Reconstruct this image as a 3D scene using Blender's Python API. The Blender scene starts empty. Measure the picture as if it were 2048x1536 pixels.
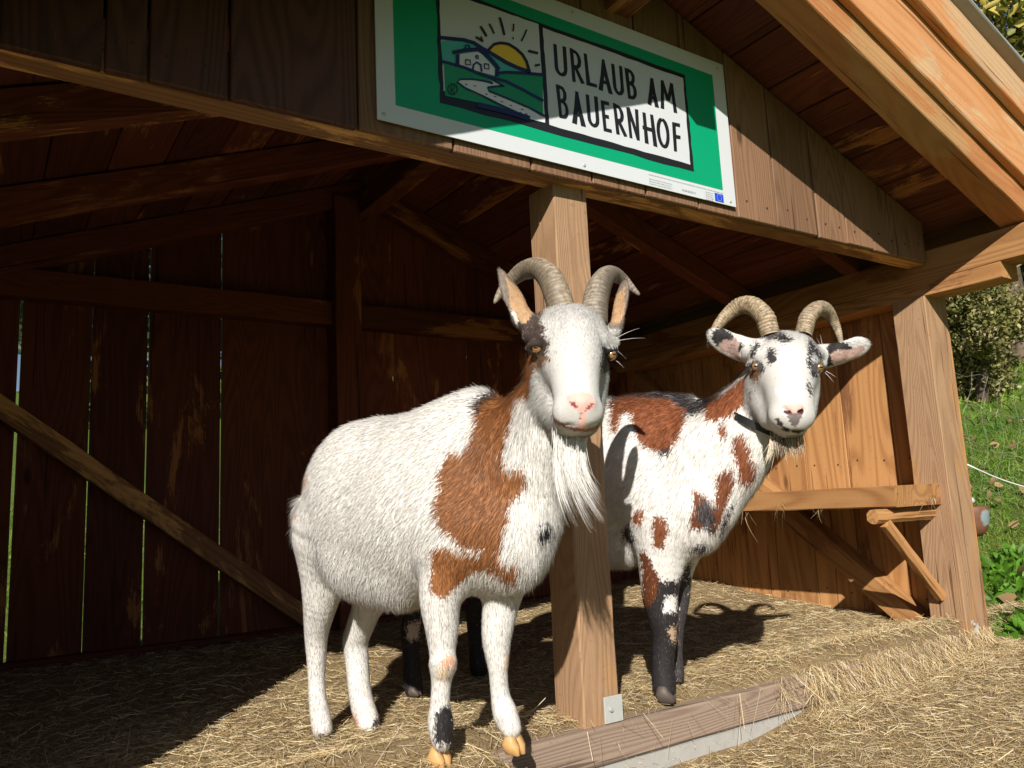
import bpy, bmesh, math, random, time
import numpy as np
from mathutils import Vector, Matrix

# ------------------------------------------------------------------ camera, sky, sun
scene = bpy.context.scene
COL = scene.collection
F, YAW, PIT, ROL, CAMH = 1594.0, 0.98002775, 0.15359513, -0.04793274, 0.58
_w = np.array([math.cos(YAW)*math.cos(PIT), math.sin(YAW)*math.cos(PIT), math.sin(PIT)])
_r = np.cross(_w, [0, 0, 1]); _r /= np.linalg.norm(_r)
_u = np.cross(_r, _w)
_c, _s = math.cos(ROL), math.sin(ROL)
CR, CU, CW = _c*_r+_s*_u, -_s*_r+_c*_u, _w
CC = np.array([0.0, 0.0, CAMH])

cam_data = bpy.data.cameras.new('camera')
cam_data.sensor_width = 36.0
cam_data.lens = F*36.0/2048.0
cam_data.clip_start = 0.05
cam_data.clip_end = 600.0
cam = bpy.data.objects.new('camera', cam_data)
COL.objects.link(cam)
M = Matrix(((CR[0], CU[0], -CW[0], CC[0]), (CR[1], CU[1], -CW[1], CC[1]), (CR[2], CU[2], -CW[2], CC[2]), (0, 0, 0, 1)))
cam.matrix_world = M
scene.camera = cam

SUN = np.array([0.90, 1.0, -0.785])
SUN /= np.linalg.norm(SUN)
elev = math.asin(-SUN[2])
world = bpy.data.worlds.new('World')
scene.world = world
world.use_nodes = True
wn = world.node_tree
wn.nodes.clear()
wo = wn.nodes.new('ShaderNodeOutputWorld')
wb = wn.nodes.new('ShaderNodeBackground')
ws = wn.nodes.new('ShaderNodeTexSky')
ws.sky_type = 'NISHITA'
ws.sun_disc = False
ws.sun_elevation = elev
ws.sun_rotation = math.atan2(-SUN[0], -SUN[1])
ws.altitude = 800
ws.air_density = 1.0
ws.dust_density = 0.6
ws.ozone_density = 1.5
wb.inputs['Strength'].default_value = 0.045
wn.links.new(ws.outputs[0], wb.inputs[0])
wn.links.new(wb.outputs[0], wo.inputs[0])
sd = bpy.data.lights.new('sun', 'SUN')
sd.energy = 5.0
sd.angle = math.radians(0.53)
sd.color = (1.0, 0.94, 0.85)
sun = bpy.data.objects.new('sun', sd)
COL.objects.link(sun)
sun.rotation_mode = 'QUATERNION'
sun.rotation_quaternion = Vector(SUN).to_track_quat('-Z', 'Y')
sun.location = (-6, -6, 6)
scene.view_settings.view_transform = 'Standard'
scene.view_settings.look = 'None'
scene.view_settings.gamma = 1.0
scene.view_settings.exposure = 0.47
scene.view_settings.use_curve_mapping = False

rng = np.random.default_rng(7)
random.seed(7)

# ------------------------------------------------------------------ helpers
def ray(x, y): return CR*(x-1024)/F - CU*(y-768)/F + CW
def P(x, y, d): return CC + ray(x, y)*d
def on(x, y, ax, v):
    q = ray(x, y); i = 'XYZ'.index(ax)
    return CC + q*((v-CC[i])/q[i])
def topx(p):
    q = np.asarray(p)-CC
    d = q@CW
    return np.stack([1024+F*(q@CR)/d, 768-F*(q@CU)/d], -1), d

def link(name, me, mat=None, parent=None):
    o = bpy.data.objects.new(name, me)
    COL.objects.link(o)
    if mat is not None and me is not None:
        me.materials.append(mat)
    if parent is not None:
        o.parent = parent
        o.matrix_parent_inverse = parent.matrix_world.inverted()
    return o

def thing(name, label, cat, loc=(0, 0, 0), group=None):
    o = bpy.data.objects.new(name, None)
    COL.objects.link(o)
    o.location = loc
    o.empty_display_size = 0.1
    bpy.context.view_layer.update()
    o['label'] = label; o['category'] = cat
    if group: o['group'] = group
    return o

def np_mesh(name, verts, faces_flat, loop_tot, smooth=False):
    """verts (n,3), faces_flat 1d index array, loop_tot = sides of every face"""
    me = bpy.data.meshes.new(name)
    nv = len(verts)
    me.vertices.add(nv)
    me.vertices.foreach_set('co', np.ascontiguousarray(verts, dtype=np.float32).ravel())
    loop_tot = np.asarray(loop_tot, dtype=np.int32)
    me.loops.add(len(faces_flat))
    me.loops.foreach_set('vertex_index', np.ascontiguousarray(faces_flat, dtype=np.int32))
    me.polygons.add(len(loop_tot))
    st = np.zeros(len(loop_tot), dtype=np.int32); st[1:] = np.cumsum(loop_tot)[:-1]
    me.polygons.foreach_set('loop_start', st)
    me.polygons.foreach_set('loop_total', loop_tot)
    if smooth:
        me.polygons.foreach_set('use_smooth', np.ones(len(loop_tot), dtype=bool))
    me.update(calc_edges=True)
    return me

def set_col(me, col, name='col'):
    a = me.attributes.new(name, 'FLOAT_COLOR', 'POINT')
    c = np.ones((len(col), 4), dtype=np.float32); c[:, :3] = col
    a.data.foreach_set('color', c.ravel())
def set_vec(me, vec, name):
    a = me.attributes.new(name, 'FLOAT_VECTOR', 'POINT')
    a.data.foreach_set('vector', np.ascontiguousarray(vec, dtype=np.float32).ravel())

def bm_obj(name, bm, mat, parent=None, origin=None, smooth=False):
    me = bpy.data.meshes.new(name)
    if origin is not None:
        bmesh.ops.translate(bm, verts=bm.verts, vec=-Vector(origin))
    bmesh.ops.recalc_face_normals(bm, faces=bm.faces)
    bm.to_mesh(me); bm.free()
    if smooth:
        for p in me.polygons: p.use_smooth = True
    o = link(name, me, mat)
    if origin is not None: o.location = origin
    if parent is not None:
        o.parent = parent
        o.matrix_parent_inverse = Matrix.Translation(-parent.location)
    return o

def beam(name, p0, p1, w, h, mat, parent, xdir=None, wave=0.0015, bev=0.004, segs=8, end_cut=None):
    """a timber along p0->p1 (its local Z), w along local X, h along local Y"""
    p0 = Vector(p0); p1 = Vector(p1)
    z = (p1-p0); L = z.length; z.normalize()
    if xdir is None: xdir = Vector((1, 0, 0)) if abs(z.x) < .9 else Vector((0, 1, 0))
    x = Vector(xdir); x = (x - z*x.dot(z)).normalized(); y = z.cross(x)
    bm = bmesh.new()
    rings = []
    b = min(bev, w*.3, h*.3)
    pts = [(-w/2+b, -h/2), (w/2-b, -h/2), (w/2, -h/2+b), (w/2, h/2-b), (w/2-b, h/2), (-w/2+b, h/2), (-w/2, h/2-b), (-w/2, -h/2+b)]
    for i in range(segs+1):
        t = -L/2 + L*i/segs
        rings.append([bm.verts.new((px_+random.uniform(-wave, wave), py_+random.uniform(-wave, wave), t)) for px_, py_ in pts])
    for i in range(segs):
        for k in range(8):
            a, c = rings[i], rings[i+1]
            bm.faces.new((a[k], a[(k+1) % 8], c[(k+1) % 8], c[k]))
    bm.faces.new(rings[0][::-1]); bm.faces.new(rings[-1])
    me = bpy.data.meshes.new(name)
    bmesh.ops.recalc_face_normals(bm, faces=bm.faces)
    bm.to_mesh(me); bm.free()
    o = link(name, me, mat)
    c = (p0+p1)/2
    mw = Matrix(((x.x, y.x, z.x, c.x), (x.y, y.y, z.y, c.y), (x.z, y.z, z.z, c.z), (0, 0, 0, 1)))
    if parent is not None:
        o.parent = parent
        o.matrix_parent_inverse = Matrix.Translation(-parent.location)
    o.matrix_basis = mw
    return o

def plate(name, poly, y0, y1, mat, parent, bev=0.002, axis='Y', origin=None):
    """polygon in the X-Z plane (axis Y) or Y-Z plane (axis X) extruded from y0 to y1"""
    bm = bmesh.new()
    def mk(a, b, t): return (a, t, b) if axis == 'Y' else (t, a, b)
    v0 = [bm.verts.new(mk(a, b, y0)) for a, b in poly]
    v1 = [bm.verts.new(mk(a, b, y1)) for a, b in poly]
    bm.faces.new(v0); bm.faces.new(v1[::-1])
    n = len(poly)
    for i in range(n):
        bm.faces.new((v0[i], v1[i], v1[(i+1) % n], v0[(i+1) % n]))
    bmesh.ops.recalc_face_normals(bm, faces=bm.faces)
    if bev > 0:
        bmesh.ops.bevel(bm, geom=list(bm.edges), offset=bev, segments=1, affect='EDGES', clamp_overlap=True)
    a = sum(p[0] for p in poly)/n; b = sum(p[1] for p in poly)/n
    return bm_obj(name, bm, mat, parent, origin or mk(a, b, (y0+y1)/2))

# ------------------------------------------------------------------ materials
class NT:
    def __init__(s, name):
        s.m = bpy.data.materials.new(name); s.m.use_nodes = True
        s.t = s.m.node_tree; s.t.nodes.clear()
        s.out = s.t.nodes.new('ShaderNodeOutputMaterial')
    def n(s, typ, **kw):
        nd = s.t.nodes.new(typ)
        for k, v in kw.items():
            if k == 'inp':
                for kk, vv in v.items():
                    if isinstance(vv, bpy.types.NodeSocket): s.t.links.new(vv, nd.inputs[kk])
                    else: nd.inputs[kk].default_value = vv
            else: setattr(nd, k, v)
        return nd
    def math(s, op, a, b=0.0, c=0.0, clamp=False):
        nd = s.n('ShaderNodeMath', operation=op, use_clamp=clamp, inp={0: a, 1: b, 2: c})
        return nd.outputs[0]
    def ramp(s, v, a, b):
        return s.n('ShaderNodeMapRange', inp={0: v, 1: a, 2: b}, interpolation_type='SMOOTHSTEP').outputs[0]
    def mix(s, f, a, b, mode='MIX'):
        nd = s.n('ShaderNodeMix', data_type='RGBA', blend_type=mode)
        def put(i, v):
            if isinstance(v, bpy.types.NodeSocket): s.t.links.new(v, nd.inputs[i])
            elif isinstance(v, (tuple, list)): nd.inputs[i].default_value = (*v, 1) if len(v) == 3 else v
            else: nd.inputs[i].default_value = v
        put(0, f); put(6, a); put(7, b)
        return nd.outputs[2]
    def noise(s, vec, scale, detail=3, rough=.55, dist=0.0):
        return s.n('ShaderNodeTexNoise', inp={'Vector': vec, 'Scale': scale, 'Detail': detail, 'Roughness': rough, 'Distortion': dist}).outputs[0]
    def bsdf(s, color, rough=.7, spec=.3, bump=None, bstr=.5, bdist=.002, metal=0.0, **kw):
        b = s.n('ShaderNodeBsdfPrincipled')
        def put(k, v):
            if isinstance(v, bpy.types.NodeSocket): s.t.links.new(v, b.inputs[k])
            elif isinstance(v, (tuple, list)): b.inputs[k].default_value = (*v, 1) if len(v) == 3 else v
            else: b.inputs[k].default_value = v
        put('Base Color', color); put('Roughness', rough); put('Specular IOR Level', spec); put('Metallic', metal)
        if bump is not None:
            bp = s.n('ShaderNodeBump', inp={'Strength': bstr, 'Distance': bdist, 'Height': bump})
            s.t.links.new(bp.outputs[0], b.inputs['Normal'])
        for k, v in kw.items(): put(k.replace('_', ' '), v)
        s.t.links.new(b.outputs[0], s.out.inputs[0])
        s.b = b
        return s.m

def wood(name, dark, light, wear=None, wear_t=.62, ring=26.0, var=.35, rough=.75, bump=.5, grain_mix=.55, knots=True, spec=.25):
    m = NT(name)
    tc = m.n('ShaderNodeTexCoord').outputs['Object']
    oi = m.n('ShaderNodeObjectInfo').outputs['Random']
    off = m.n('ShaderNodeCombineXYZ', inp={0: m.math('MULTIPLY', oi, 37.0), 1: m.math('MULTIPLY', oi, 91.0), 2: m.math('MULTIPLY', oi, 53.0)}).outputs[0]
    v = m.n('ShaderNodeVectorMath', operation='ADD', inp={0: tc, 1: off}).outputs[0]
    st = m.n('ShaderNodeMapping', inp={'Vector': v, 'Scale': (1, 1, .09)}).outputs[0]
    st2 = m.n('ShaderNodeMapping', inp={'Vector': v, 'Scale': (1, 1, .018)}).outputs[0]
    n1 = m.noise(st, 5.0, 1.5, .4, .3)
    rings = m.math('SINE', m.math('MULTIPLY', n1, ring*6.28))
    rings = m.math('MULTIPLY_ADD', rings, .5, .5)
    rings = m.math('POWER', rings, 1.6)
    fib = m.noise(st2, 260.0, 4, .7)
    big = m.noise(st, 2.2, 3, .6)
    f = m.math('ADD', m.math('MULTIPLY', rings, grain_mix), m.math('MULTIPLY', fib, 1-grain_mix))
    f = m.math('ADD', f, m.math('MULTIPLY', m.math('SUBTRACT', big, .5), .7), clamp=True)
    col = m.mix(f, light, dark)
    if knots:
        vk = m.n('ShaderNodeMapping', inp={'Vector': v, 'Scale': (1, 1, .35)}).outputs[0]
        vo = m.n('ShaderNodeTexVoronoi', feature='F1', inp={'Vector': vk, 'Scale': 4.2}).outputs['Distance']
        kn = m.ramp(vo, .085, .03)
        col = m.mix(m.math('MULTIPLY', kn, .75), col, tuple(c*.35 for c in dark))
    vv = m.n('ShaderNodeMapRange', inp={0: oi, 3: 1-var, 4: 1+var}).outputs[0]
    col = m.mix(1.0, col, m.n('ShaderNodeCombineColor', inp={0: vv, 1: vv, 2: vv}).outputs[0], 'MULTIPLY')
    if wear is not None:
        wst = m.n('ShaderNodeMapping', inp={'Vector': v, 'Scale': (1, 1, .28)}).outputs[0]
        wn_ = m.noise(wst, 4.5, 7, .68, .4)
        wn_ = m.math('ADD', wn_, m.math('MULTIPLY', m.math('SUBTRACT', fib, .5), .22))
        col = m.mix(m.ramp(wn_, wear_t, wear_t+.05), col, m.mix(f, wear, tuple(c*.6 for c in wear)))
    crk = m.noise(m.n('ShaderNodeMapping', inp={'Vector': v, 'Scale': (1, 1, .03)}).outputs[0], 46.0, 2, .5)
    cm = m.ramp(crk, .66, .71)
    col = m.mix(m.math('MULTIPLY', cm, .7), col, tuple(c*.3 for c in dark))
    spots = m.noise(v, 55.0, 3, .6)
    col = m.mix(m.math('MULTIPLY', m.ramp(spots, .62, .75), .35), col, tuple(c*.5 for c in dark))
    hgt = m.math('SUBTRACT', m.math('ADD', m.math('MULTIPLY', rings, -.5), fib), m.math('MULTIPLY', cm, 1.2))
    return m.bsdf(col, rough, spec, hgt, bump, .0022)

MAT = {}
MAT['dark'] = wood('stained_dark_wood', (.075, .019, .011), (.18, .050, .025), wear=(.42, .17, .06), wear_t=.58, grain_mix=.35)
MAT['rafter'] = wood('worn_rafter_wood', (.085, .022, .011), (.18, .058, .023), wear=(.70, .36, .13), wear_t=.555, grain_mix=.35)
MAT['gable_dark'] = wood('dark_gable_boards', (.045, .017, .012), (.105, .045, .030), wear=(.24, .14, .085), wear_t=.66, ring=26, grain_mix=.45, rough=.6, var=.15)  # dark stain of the left boards, with gable shade put into the colour
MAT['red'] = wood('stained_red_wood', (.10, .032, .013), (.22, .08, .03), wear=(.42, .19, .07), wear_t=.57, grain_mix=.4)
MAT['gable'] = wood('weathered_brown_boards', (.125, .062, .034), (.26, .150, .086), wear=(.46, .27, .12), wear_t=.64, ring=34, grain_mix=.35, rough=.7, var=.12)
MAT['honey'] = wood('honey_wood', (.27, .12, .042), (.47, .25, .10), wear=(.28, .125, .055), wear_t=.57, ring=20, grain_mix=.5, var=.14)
MAT['post'] = wood('raw_grey_brown_wood', (.20, .108, .058), (.42, .268, .155), wear=(.46, .25, .105), wear_t=.555, ring=44, grain_mix=.25, var=.08)
MAT['barge'] = wood('larch_wood', (.44, .175, .062), (.60, .31, .135), wear=(.62, .40, .22), wear_t=.50, ring=16, grain_mix=.3, var=.08)
MAT['barge_shaded'] = wood('shaded_larch_wood', (.30, .115, .04), (.46, .21, .08), wear=(.50, .28, .12), wear_t=.56, ring=16, grain_mix=.3, var=.08)  # larch again, darkened to put the rafter's underside shade into the colour
MAT['header'] = wood('worn_header_wood', (.16, .068, .03), (.33, .17, .075), wear=(.78, .42, .16), wear_t=.475, grain_mix=.35, var=.05)
MAT['sill'] = wood('grey_weathered_wood', (.18, .125, .095), (.36, .27, .205), ring=36, grain_mix=.5, var=.05)

def simple(name, color, rough=.6, spec=.4, metal=0, noise_amt=0.0, scale=40.0, bump=0):
    m = NT(name)
    tc = m.n('ShaderNodeTexCoord').outputs['Object']
    nz = m.noise(tc, scale, 5, .6)
    c = m.mix(m.math('MULTIPLY', nz, noise_amt), color, tuple(x*.25 for x in color)) if noise_amt else color
    return m.bsdf(c, rough, spec, nz if bump else None, bump or .1, .002, metal)
MAT['sign_white'] = simple('white_sign_enamel', (.58, .61, .64), .38, .5, noise_amt=.06, scale=6)
MAT['sign_green'] = simple('green_sign_print', (.0, .31, .145), .4, .5, noise_amt=.05, scale=5)
MAT['black'] = simple('black_print', (.012, .012, .014), .4, .5)
MAT['navy'] = simple('navy_print', (.012, .018, .10), .4, .5)
MAT['teal'] = simple('teal_print', (.07, .42, .36), .4, .5)
MAT['field'] = simple('field_green_print', (.01, .27, .12), .4, .5)
MAT['yellow'] = simple('yellow_print', (.80, .52, .03), .4, .5)
MAT['print_grey'] = simple('grey_print', (.35, .36, .38), .4, .5)
MAT['path'] = simple('pale_path_print', (.66, .68, .74), .4, .5)
MAT['blue'] = simple('blue_print', (.01, .07, .60), .4, .5)
MAT['steel'] = simple('galvanised_steel', (.46, .48, .46), .45, .5, metal=0.0, noise_amt=.3, scale=60)
MAT['sheet'] = simple('grey_roof_sheet', (.42, .43, .42), .5, .5, metal=.3, noise_amt=.3)
MAT['concrete'] = simple('concrete', (.42, .41, .38), .9, .2, noise_amt=.35, scale=30, bump=.4)
MAT['rope'] = simple('white_rope', (.75, .77, .72), .6, .3)
MAT['wire'] = simple('pale_wire', (.30, .33, .27), .6, .3)

# ------------------------------------------------------------------ the goat shed
XR, SL = 1.65, 0.374                 # ridge x, roof slope
XL_, XW = -0.22, 3.52                # outer faces of left and right walls
YF, YP, YB = 1.745, 1.80, 3.87       # gable face, post face, back wall inner face
ZPL = 1.59                           # plate top
def zraf(x, b=2.23): return b - SL*abs(x-XR)
shed = thing('goat_shed', 'small open-fronted wooden goat shed with a dark gable and a bright larch barge board', 'shed', (XR, 2.8, 0))

# timbers of the front
beam('post', (1.453, 1.865, -.02), (1.453, 1.865, 1.54), .126, .13, MAT['post'], shed, segs=14)
beam('corner_post', (3.448, 1.865, -.02), (3.448, 1.865, 1.40), .165, .15, MAT['post'], shed, segs=14)
beam('corner_post', (-.155, 1.87, -.02), (-.155, 1.87, 1.40), .13, .15, MAT['post'], shed)
beam('corner_post', (3.44, 3.79, 0), (3.44, 3.79, 1.40), .14, .14, MAT['red'], shed)
beam('corner_post', (-.14, 3.79, 0), (-.14, 3.79, 1.40), .14, .14, MAT['dark'], shed)
beam('header_beam', (-.21, 1.812, 1.60), (3.36, 1.812, 1.60), .13, .076, MAT['header'], shed, xdir=(0, 0, 1), segs=20)
# gable boards with their own edges, cut to the roof slope
edges = [-.215]
for px_, py_ in ((207, 130), (296, 150), (459, 190), (718, 250)): edges.append(on(px_, py_, 'Y', YF)[0])
edges += [1.02, 1.275, 1.50, 1.72, 1.955, on(1478, 440, 'Y', YF)[0], 2.36, on(1640, 480, 'Y', YF)[0], 2.78, 2.96, 3.13, 3.345]
def ztop(x): return 2.345 - SL*abs(x-XR)
for i, (a, b) in enumerate(zip(edges[:-1], edges[1:])):
    g = .003
    zb = 1.534 + random.uniform(-.003, .003)
    yy = YF + random.uniform(0, .0035)
    poly = [(a+g, zb), (b-g, zb), (b-g, ztop(b-g))]
    if a < XR < b: poly.append((XR, ztop(XR)))
    poly.append((a+g, ztop(a+g)))
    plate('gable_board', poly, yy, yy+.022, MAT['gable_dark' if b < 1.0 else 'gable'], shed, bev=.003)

# sill plank on its concrete strip
beam('sill_plank', (.55, 1.857, -.068), (3.53, 1.857, -.068), .150, .094, MAT['sill'], shed, xdir=(0, 1, 0), segs=24)
bm = bmesh.new()
bmesh.ops.create_cube(bm, size=1)
bmesh.ops.scale(bm, verts=bm.verts, vec=(3.9, .22, .3))
bmesh.ops.translate(bm, verts=bm.verts, vec=(1.66, 1.90, -.268))
bmesh.ops.bevel(bm, geom=list(bm.edges), offset=.006, segments=2, affect='EDGES')
bm_obj('foundation', bm, MAT['concrete'], shed, (1.66, 1.90, -.268))
# steel angle at the foot of the post
for (x0, x1, z1) in ((1.455, 1.52, .062), (3.40, 3.455, .045)):
    y_ = 1.795
    br = plate('angle_bracket', [(x0, -.018), (x1, -.018), (x1, z1-.01), (x0, z1-.01)], y_-.005, y_, MAT['steel'], shed, bev=.001)
    bm = bmesh.new()
    bmesh.ops.create_cone(bm, cap_ends=True, segments=8, radius1=.007, radius2=.005, depth=.006,
                          matrix=Matrix.Translation((x0+.02, y_-.009, .018))@Matrix.Rotation(math.pi/2, 4, 'X'))
    bs = bm_obj('screw', bm, MAT['print_grey'], None, (x0+.02, y_-.009, .018))
    bs.parent = br; bs.matrix_parent_inverse = Matrix.Translation(-br.location)

# plates along both sides, reaching out under the roof
for xc in (3.435, -.135):
    beam('wall_plate', (xc, 1.22, 1.527), (xc, 3.95, 1.527), .138, .13, MAT['honey'], shed, xdir=(1, 0, 0), segs=16)
    beam('saddle_beam', (xc, 1.47, 1.43), (xc, 3.9, 1.43), .136, .064, MAT['honey'], shed, xdir=(1, 0, 0), segs=16)

# rafters (both slopes)
for Y, sgn in ((1.895, -1), (2.38, -1), (3.12, -1), (3.80, -1), (2.12, 1), (2.81, 1), (3.80, 1)):
    if True:
        xe = XR + sgn*1.93
        h = .115
        nx = sgn*SL/math.hypot(1, SL); nz = 1/math.hypot(1, SL)
        p0 = Vector((XR, Y, 2.23+h/2*math.hypot(1, SL)))
        p1 = Vector((xe, Y, 2.23-SL*1.93+h/2*math.hypot(1, SL)))
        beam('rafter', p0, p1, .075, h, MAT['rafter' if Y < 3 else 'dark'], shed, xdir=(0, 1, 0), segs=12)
# bright rafter foot seen right of the post, collar and braces
beam('ridge_beam', (XR, 1.335, 2.20), (XR, 4.0, 2.20), .10, .12, MAT['red'], shed, xdir=(1, 0, 0))
# roof deck boards running along Y
k = 0
L_ = 2.02*math.hypot(1, SL)
for sgn in (1, -1):
    s = .0
    while s < L_:
        wd = random.choice((.17, .19, .21)); wd = min(wd, L_-s)
        c = s + wd/2
        x = XR + sgn*c/math.hypot(1, SL); z = 2.36 - SL*abs(x-XR) + .012 + random.uniform(-.001, .001)
        xd = Vector((sgn, 0, -SL)).normalized()
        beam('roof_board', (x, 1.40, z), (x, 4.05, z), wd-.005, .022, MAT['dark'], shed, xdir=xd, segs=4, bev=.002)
        s += wd
# roof covering
for sgn in (1, -1):
    a = Vector((XR, 0, 2.345+.045)); b = Vector((XR+sgn*2.05, 0, 2.345-SL*2.05+.045))
    plate('roof_sheet', [(a.x, a.z), (b.x, b.z), (b.x, b.z+.012), (a.x, a.z+.012)], 1.36, 4.08, MAT['sheet'], shed, bev=0)

# barge: rafter and three stepped boards on each slope, then the eaves metal
YB_ = 1.342
ZA = 2.245
def strip(name, z0, z1, ya, yb, mat, sgn, xa=0.0, xb=2.12):
    def zz(t, x): return ZA + t - SL*x
    poly = [(XR+sgn*xa, zz(z0, xa)), (XR+sgn*xb, zz(z0, xb)), (XR+sgn*xb, zz(z1, xb)), (XR+sgn*xa, zz(z1, xa))]
    bm = bmesh.new()
    n = 24
    ring = []
    for i in range(n+1):
        x = xa+(xb-xa)*i/n
        j = lambda: random.uniform(-.0012, .0012)
        ring.append([bm.verts.new((XR+sgn*x, y+j(), zz(t, x)+j())) for y, t in ((ya, z0+.004), (ya+.004, z0), (yb, z0), (yb, z1), (ya+.004, z1), (ya, z1-.004))])
    for i in range(n):
        for q in range(6):
            bm.faces.new((ring[i][q], ring[i][(q+1) % 6], ring[i+1][(q+1) % 6], ring[i+1][q]))
    bm.faces.new(ring[0][::-1]); bm.faces.new(ring[-1])
    # local Z along the slope, for the grain
    mx = XR+sgn*(xa+xb)/2
    org = Vector((mx, ya, zz(z0, (xa+xb)/2)))
    zl = Vector((sgn, 0, -SL)).normalized(); yl = Vector((0, 1, 0)); xl = yl.cross(zl)
    R_ = Matrix(((xl.x, yl.x, zl.x), (xl.y, yl.y, zl.y), (xl.z, yl.z, zl.z)))
    bmesh.ops.translate(bm, verts=bm.verts, vec=-org)
    bmesh.ops.transform(bm, matrix=R_.transposed().to_4x4(), verts=bm.verts)
    bmesh.ops.recalc_face_normals(bm, faces=bm.faces)
    me = bpy.data.meshes.new(name); bm.to_mesh(me); bm.free()
    o = link(name, me, mat)
    o.parent = shed; o.matrix_parent_inverse = Matrix.Translation(-shed.location)
    o.matrix_basis = Matrix.Translation(org) @ R_.to_4x4()
    return o
for sgn in (1, -1):
    xb = 2.30 if sgn > 0 else 2.1
    strip('barge_rafter', 0, .125, YB_, YB_+.115, MAT['barge_shaded'], sgn, xb=xb-.02)
    strip('barge_board', .113, .36, YB_-.034, YB_-.004, MAT['barge'], sgn, xb=xb)
    strip('barge_board', .345, .50, YB_-.072, YB_-.038, MAT['barge'], sgn, xb=xb)
    strip('fascia_strip', .502, .60, YB_-.015, YB_+.05, MAT['barge'], sgn, xb=xb)
    strip('roof_edge_metal', .602, .620, YB_-.072, YB_+.06, MAT['sheet'], sgn, xb=xb)
    strip('barge_packing', .127, .50, YB_+.0, YB_+.03, MAT['red'], sgn, xb=xb-.02)
# lapped end of the left barge at the ridge
A_, B_, C_ = [on(x, y, 'Y', YF)-SUN/SUN[1]*(YF-YB_) for x, y in ((1322, 205), (1396, 248), (1404, 203))]
plate('ridge_cleat', [(A_[0], A_[2]+.06), (A_[0], A_[2]), (B_[0], B_[2]), (C_[0], C_[2]+.05)], YB_-.01, YB_+.03, MAT['barge'], shed)

# right wall: boards, brace, bench
ys = [1.94, 2.10, 2.345, 2.585, 2.82, 3.01, 3.24, 3.42, 3.63, 3.86]
ys = [1.79] + ys[1:]
for a, b in zip(ys[:-1], ys[1:]):
    xo = XW-.002+random.uniform(0, .002)
    plate('wall_board', [(a+.002, -.04), (b-.002, -.04), (b-.002, 1.52), (a+.002, 1.52)], xo, xo+.024, MAT['honey'], shed, axis='X')
# left wall
yy = 1.80
while yy < 3.85:
    w_ = random.choice((.2, .24, .27)); b = min(yy+w_, 3.86)
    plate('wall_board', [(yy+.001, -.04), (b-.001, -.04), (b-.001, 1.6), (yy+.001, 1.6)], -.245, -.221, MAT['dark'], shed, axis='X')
    yy = b
beam('wall_brace', (3.468, 2.02, -.03), (3.468, 3.80, 1.40), .10, .095, MAT['honey'], shed, xdir=(0, 1, -1.2))
beam('bench_plank', (3.27, 1.83, .552), (3.27, 3.84, .552), .48, .086, MAT['honey'], shed, xdir=(1, 0, 0), segs=16)
beam('bench_bearer', (2.95, 1.885, .475), (3.366, 1.885, .475), .05, .055, MAT['honey'], shed, xdir=(0, 1, 0), bev=.02)
beam('bench_strut', (3.02, 1.88, .45), (3.36, 1.88, .13), .04, .045, MAT['honey'], shed, xdir=(0, 1, 0), bev=.008)

# back wall
bx = [-.245, on(42, 640, 'Y', YB)[0], on(184, 700, 'Y', YB)[0], on(297, 700, 'Y', YB)[0], on(443, 700, 'Y', YB)[0], 1.128, 1.40]
hx = [on(790, 757, 'Y', YB), on(937, 715, 'Y', YB)]
bx += [hx[0][0], 2.06, hx[1][0], 2.60, 2.83, 3.06, 3.30, 3.54]
gaps = {1: .010, 2: .0045, 3: .009, 4: .0085, 5: .0012}
for i, (a, b) in enumerate(zip(bx[:-1], bx[1:])):
    ga = gaps.get(i, .0004)/2; gb = gaps.get(i+1, .0004)/2
    def top(x): return 2.33 - SL*abs(x-XR)
    def side(x, z0=0.0): return x
    wob = lambda: random.uniform(-.0012, .0012) if i < 5 else 0
    pl = [(a+ga, -.04), (b-gb, -.04)]
    right = [(b-gb+wob(), z) for z in (.35, .75, 1.1, 1.45)]
    for h_ in hx:
        if abs(b-h_[0]) < 1e-6:
            z = h_[2]; right = [(b-gb, z-.018), (b-gb-.011, z-.012), (b-gb-.012, z+.010), (b-gb, z+.016)]
    pl += right + [(b-gb, top(b))]
    if a < XR < b: pl.append((XR, top(XR)))
    pl.append((a+ga, top(a)))
    left = [(a+ga+wob(), z) for z in (1.45, 1.1, .75, .35)]
    pl += left
    y_ = YB + random.uniform(0, .003)
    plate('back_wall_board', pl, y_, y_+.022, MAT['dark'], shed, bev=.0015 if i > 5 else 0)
beam('back_rail', (-.21, 3.825, 1.605), (1.455, 3.825, 1.605), .125, .085, MAT['dark'], shed, xdir=(0, 0, 1), segs=14)
beam('back_rail', (1.60, 3.825, 1.605), (3.50, 3.825, 1.605), .125, .085, MAT['dark'], shed, xdir=(0, 0, 1), segs=14)
beam('back_post', (1.528, 3.80, 0), (1.528, 3.80, 2.22), .14, .13, MAT['dark'], shed, xdir=(1, 0, 0))
beam('wall_brace', (-.10, 3.835, 1.20), (1.44, 3.835, .02), .085, .065, MAT['header'], shed, xdir=(1, 0, 1))
beam('wall_brace', (3.36, 3.835, 1.40), (1.66, 3.835, .20), .085, .065, MAT['dark'], shed, xdir=(1, 0, 1))
beam('knee_brace', (1.46, 3.80, 2.02), (1.63, 3.80, 2.20), .06, .06, MAT['dark'], shed, xdir=(0, 1, 0))
beam('floor_rail', (-.2, 3.83, .03), (3.4, 3.83, .03), .08, .07, MAT['dark'], shed, xdir=(0, 0, 1))
beam('bottom_rail', (1.62, 3.825, .86), (3.4, 3.825, 1.12), .075, .06, MAT['red'], shed, xdir=(0, 0, 1))

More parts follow.
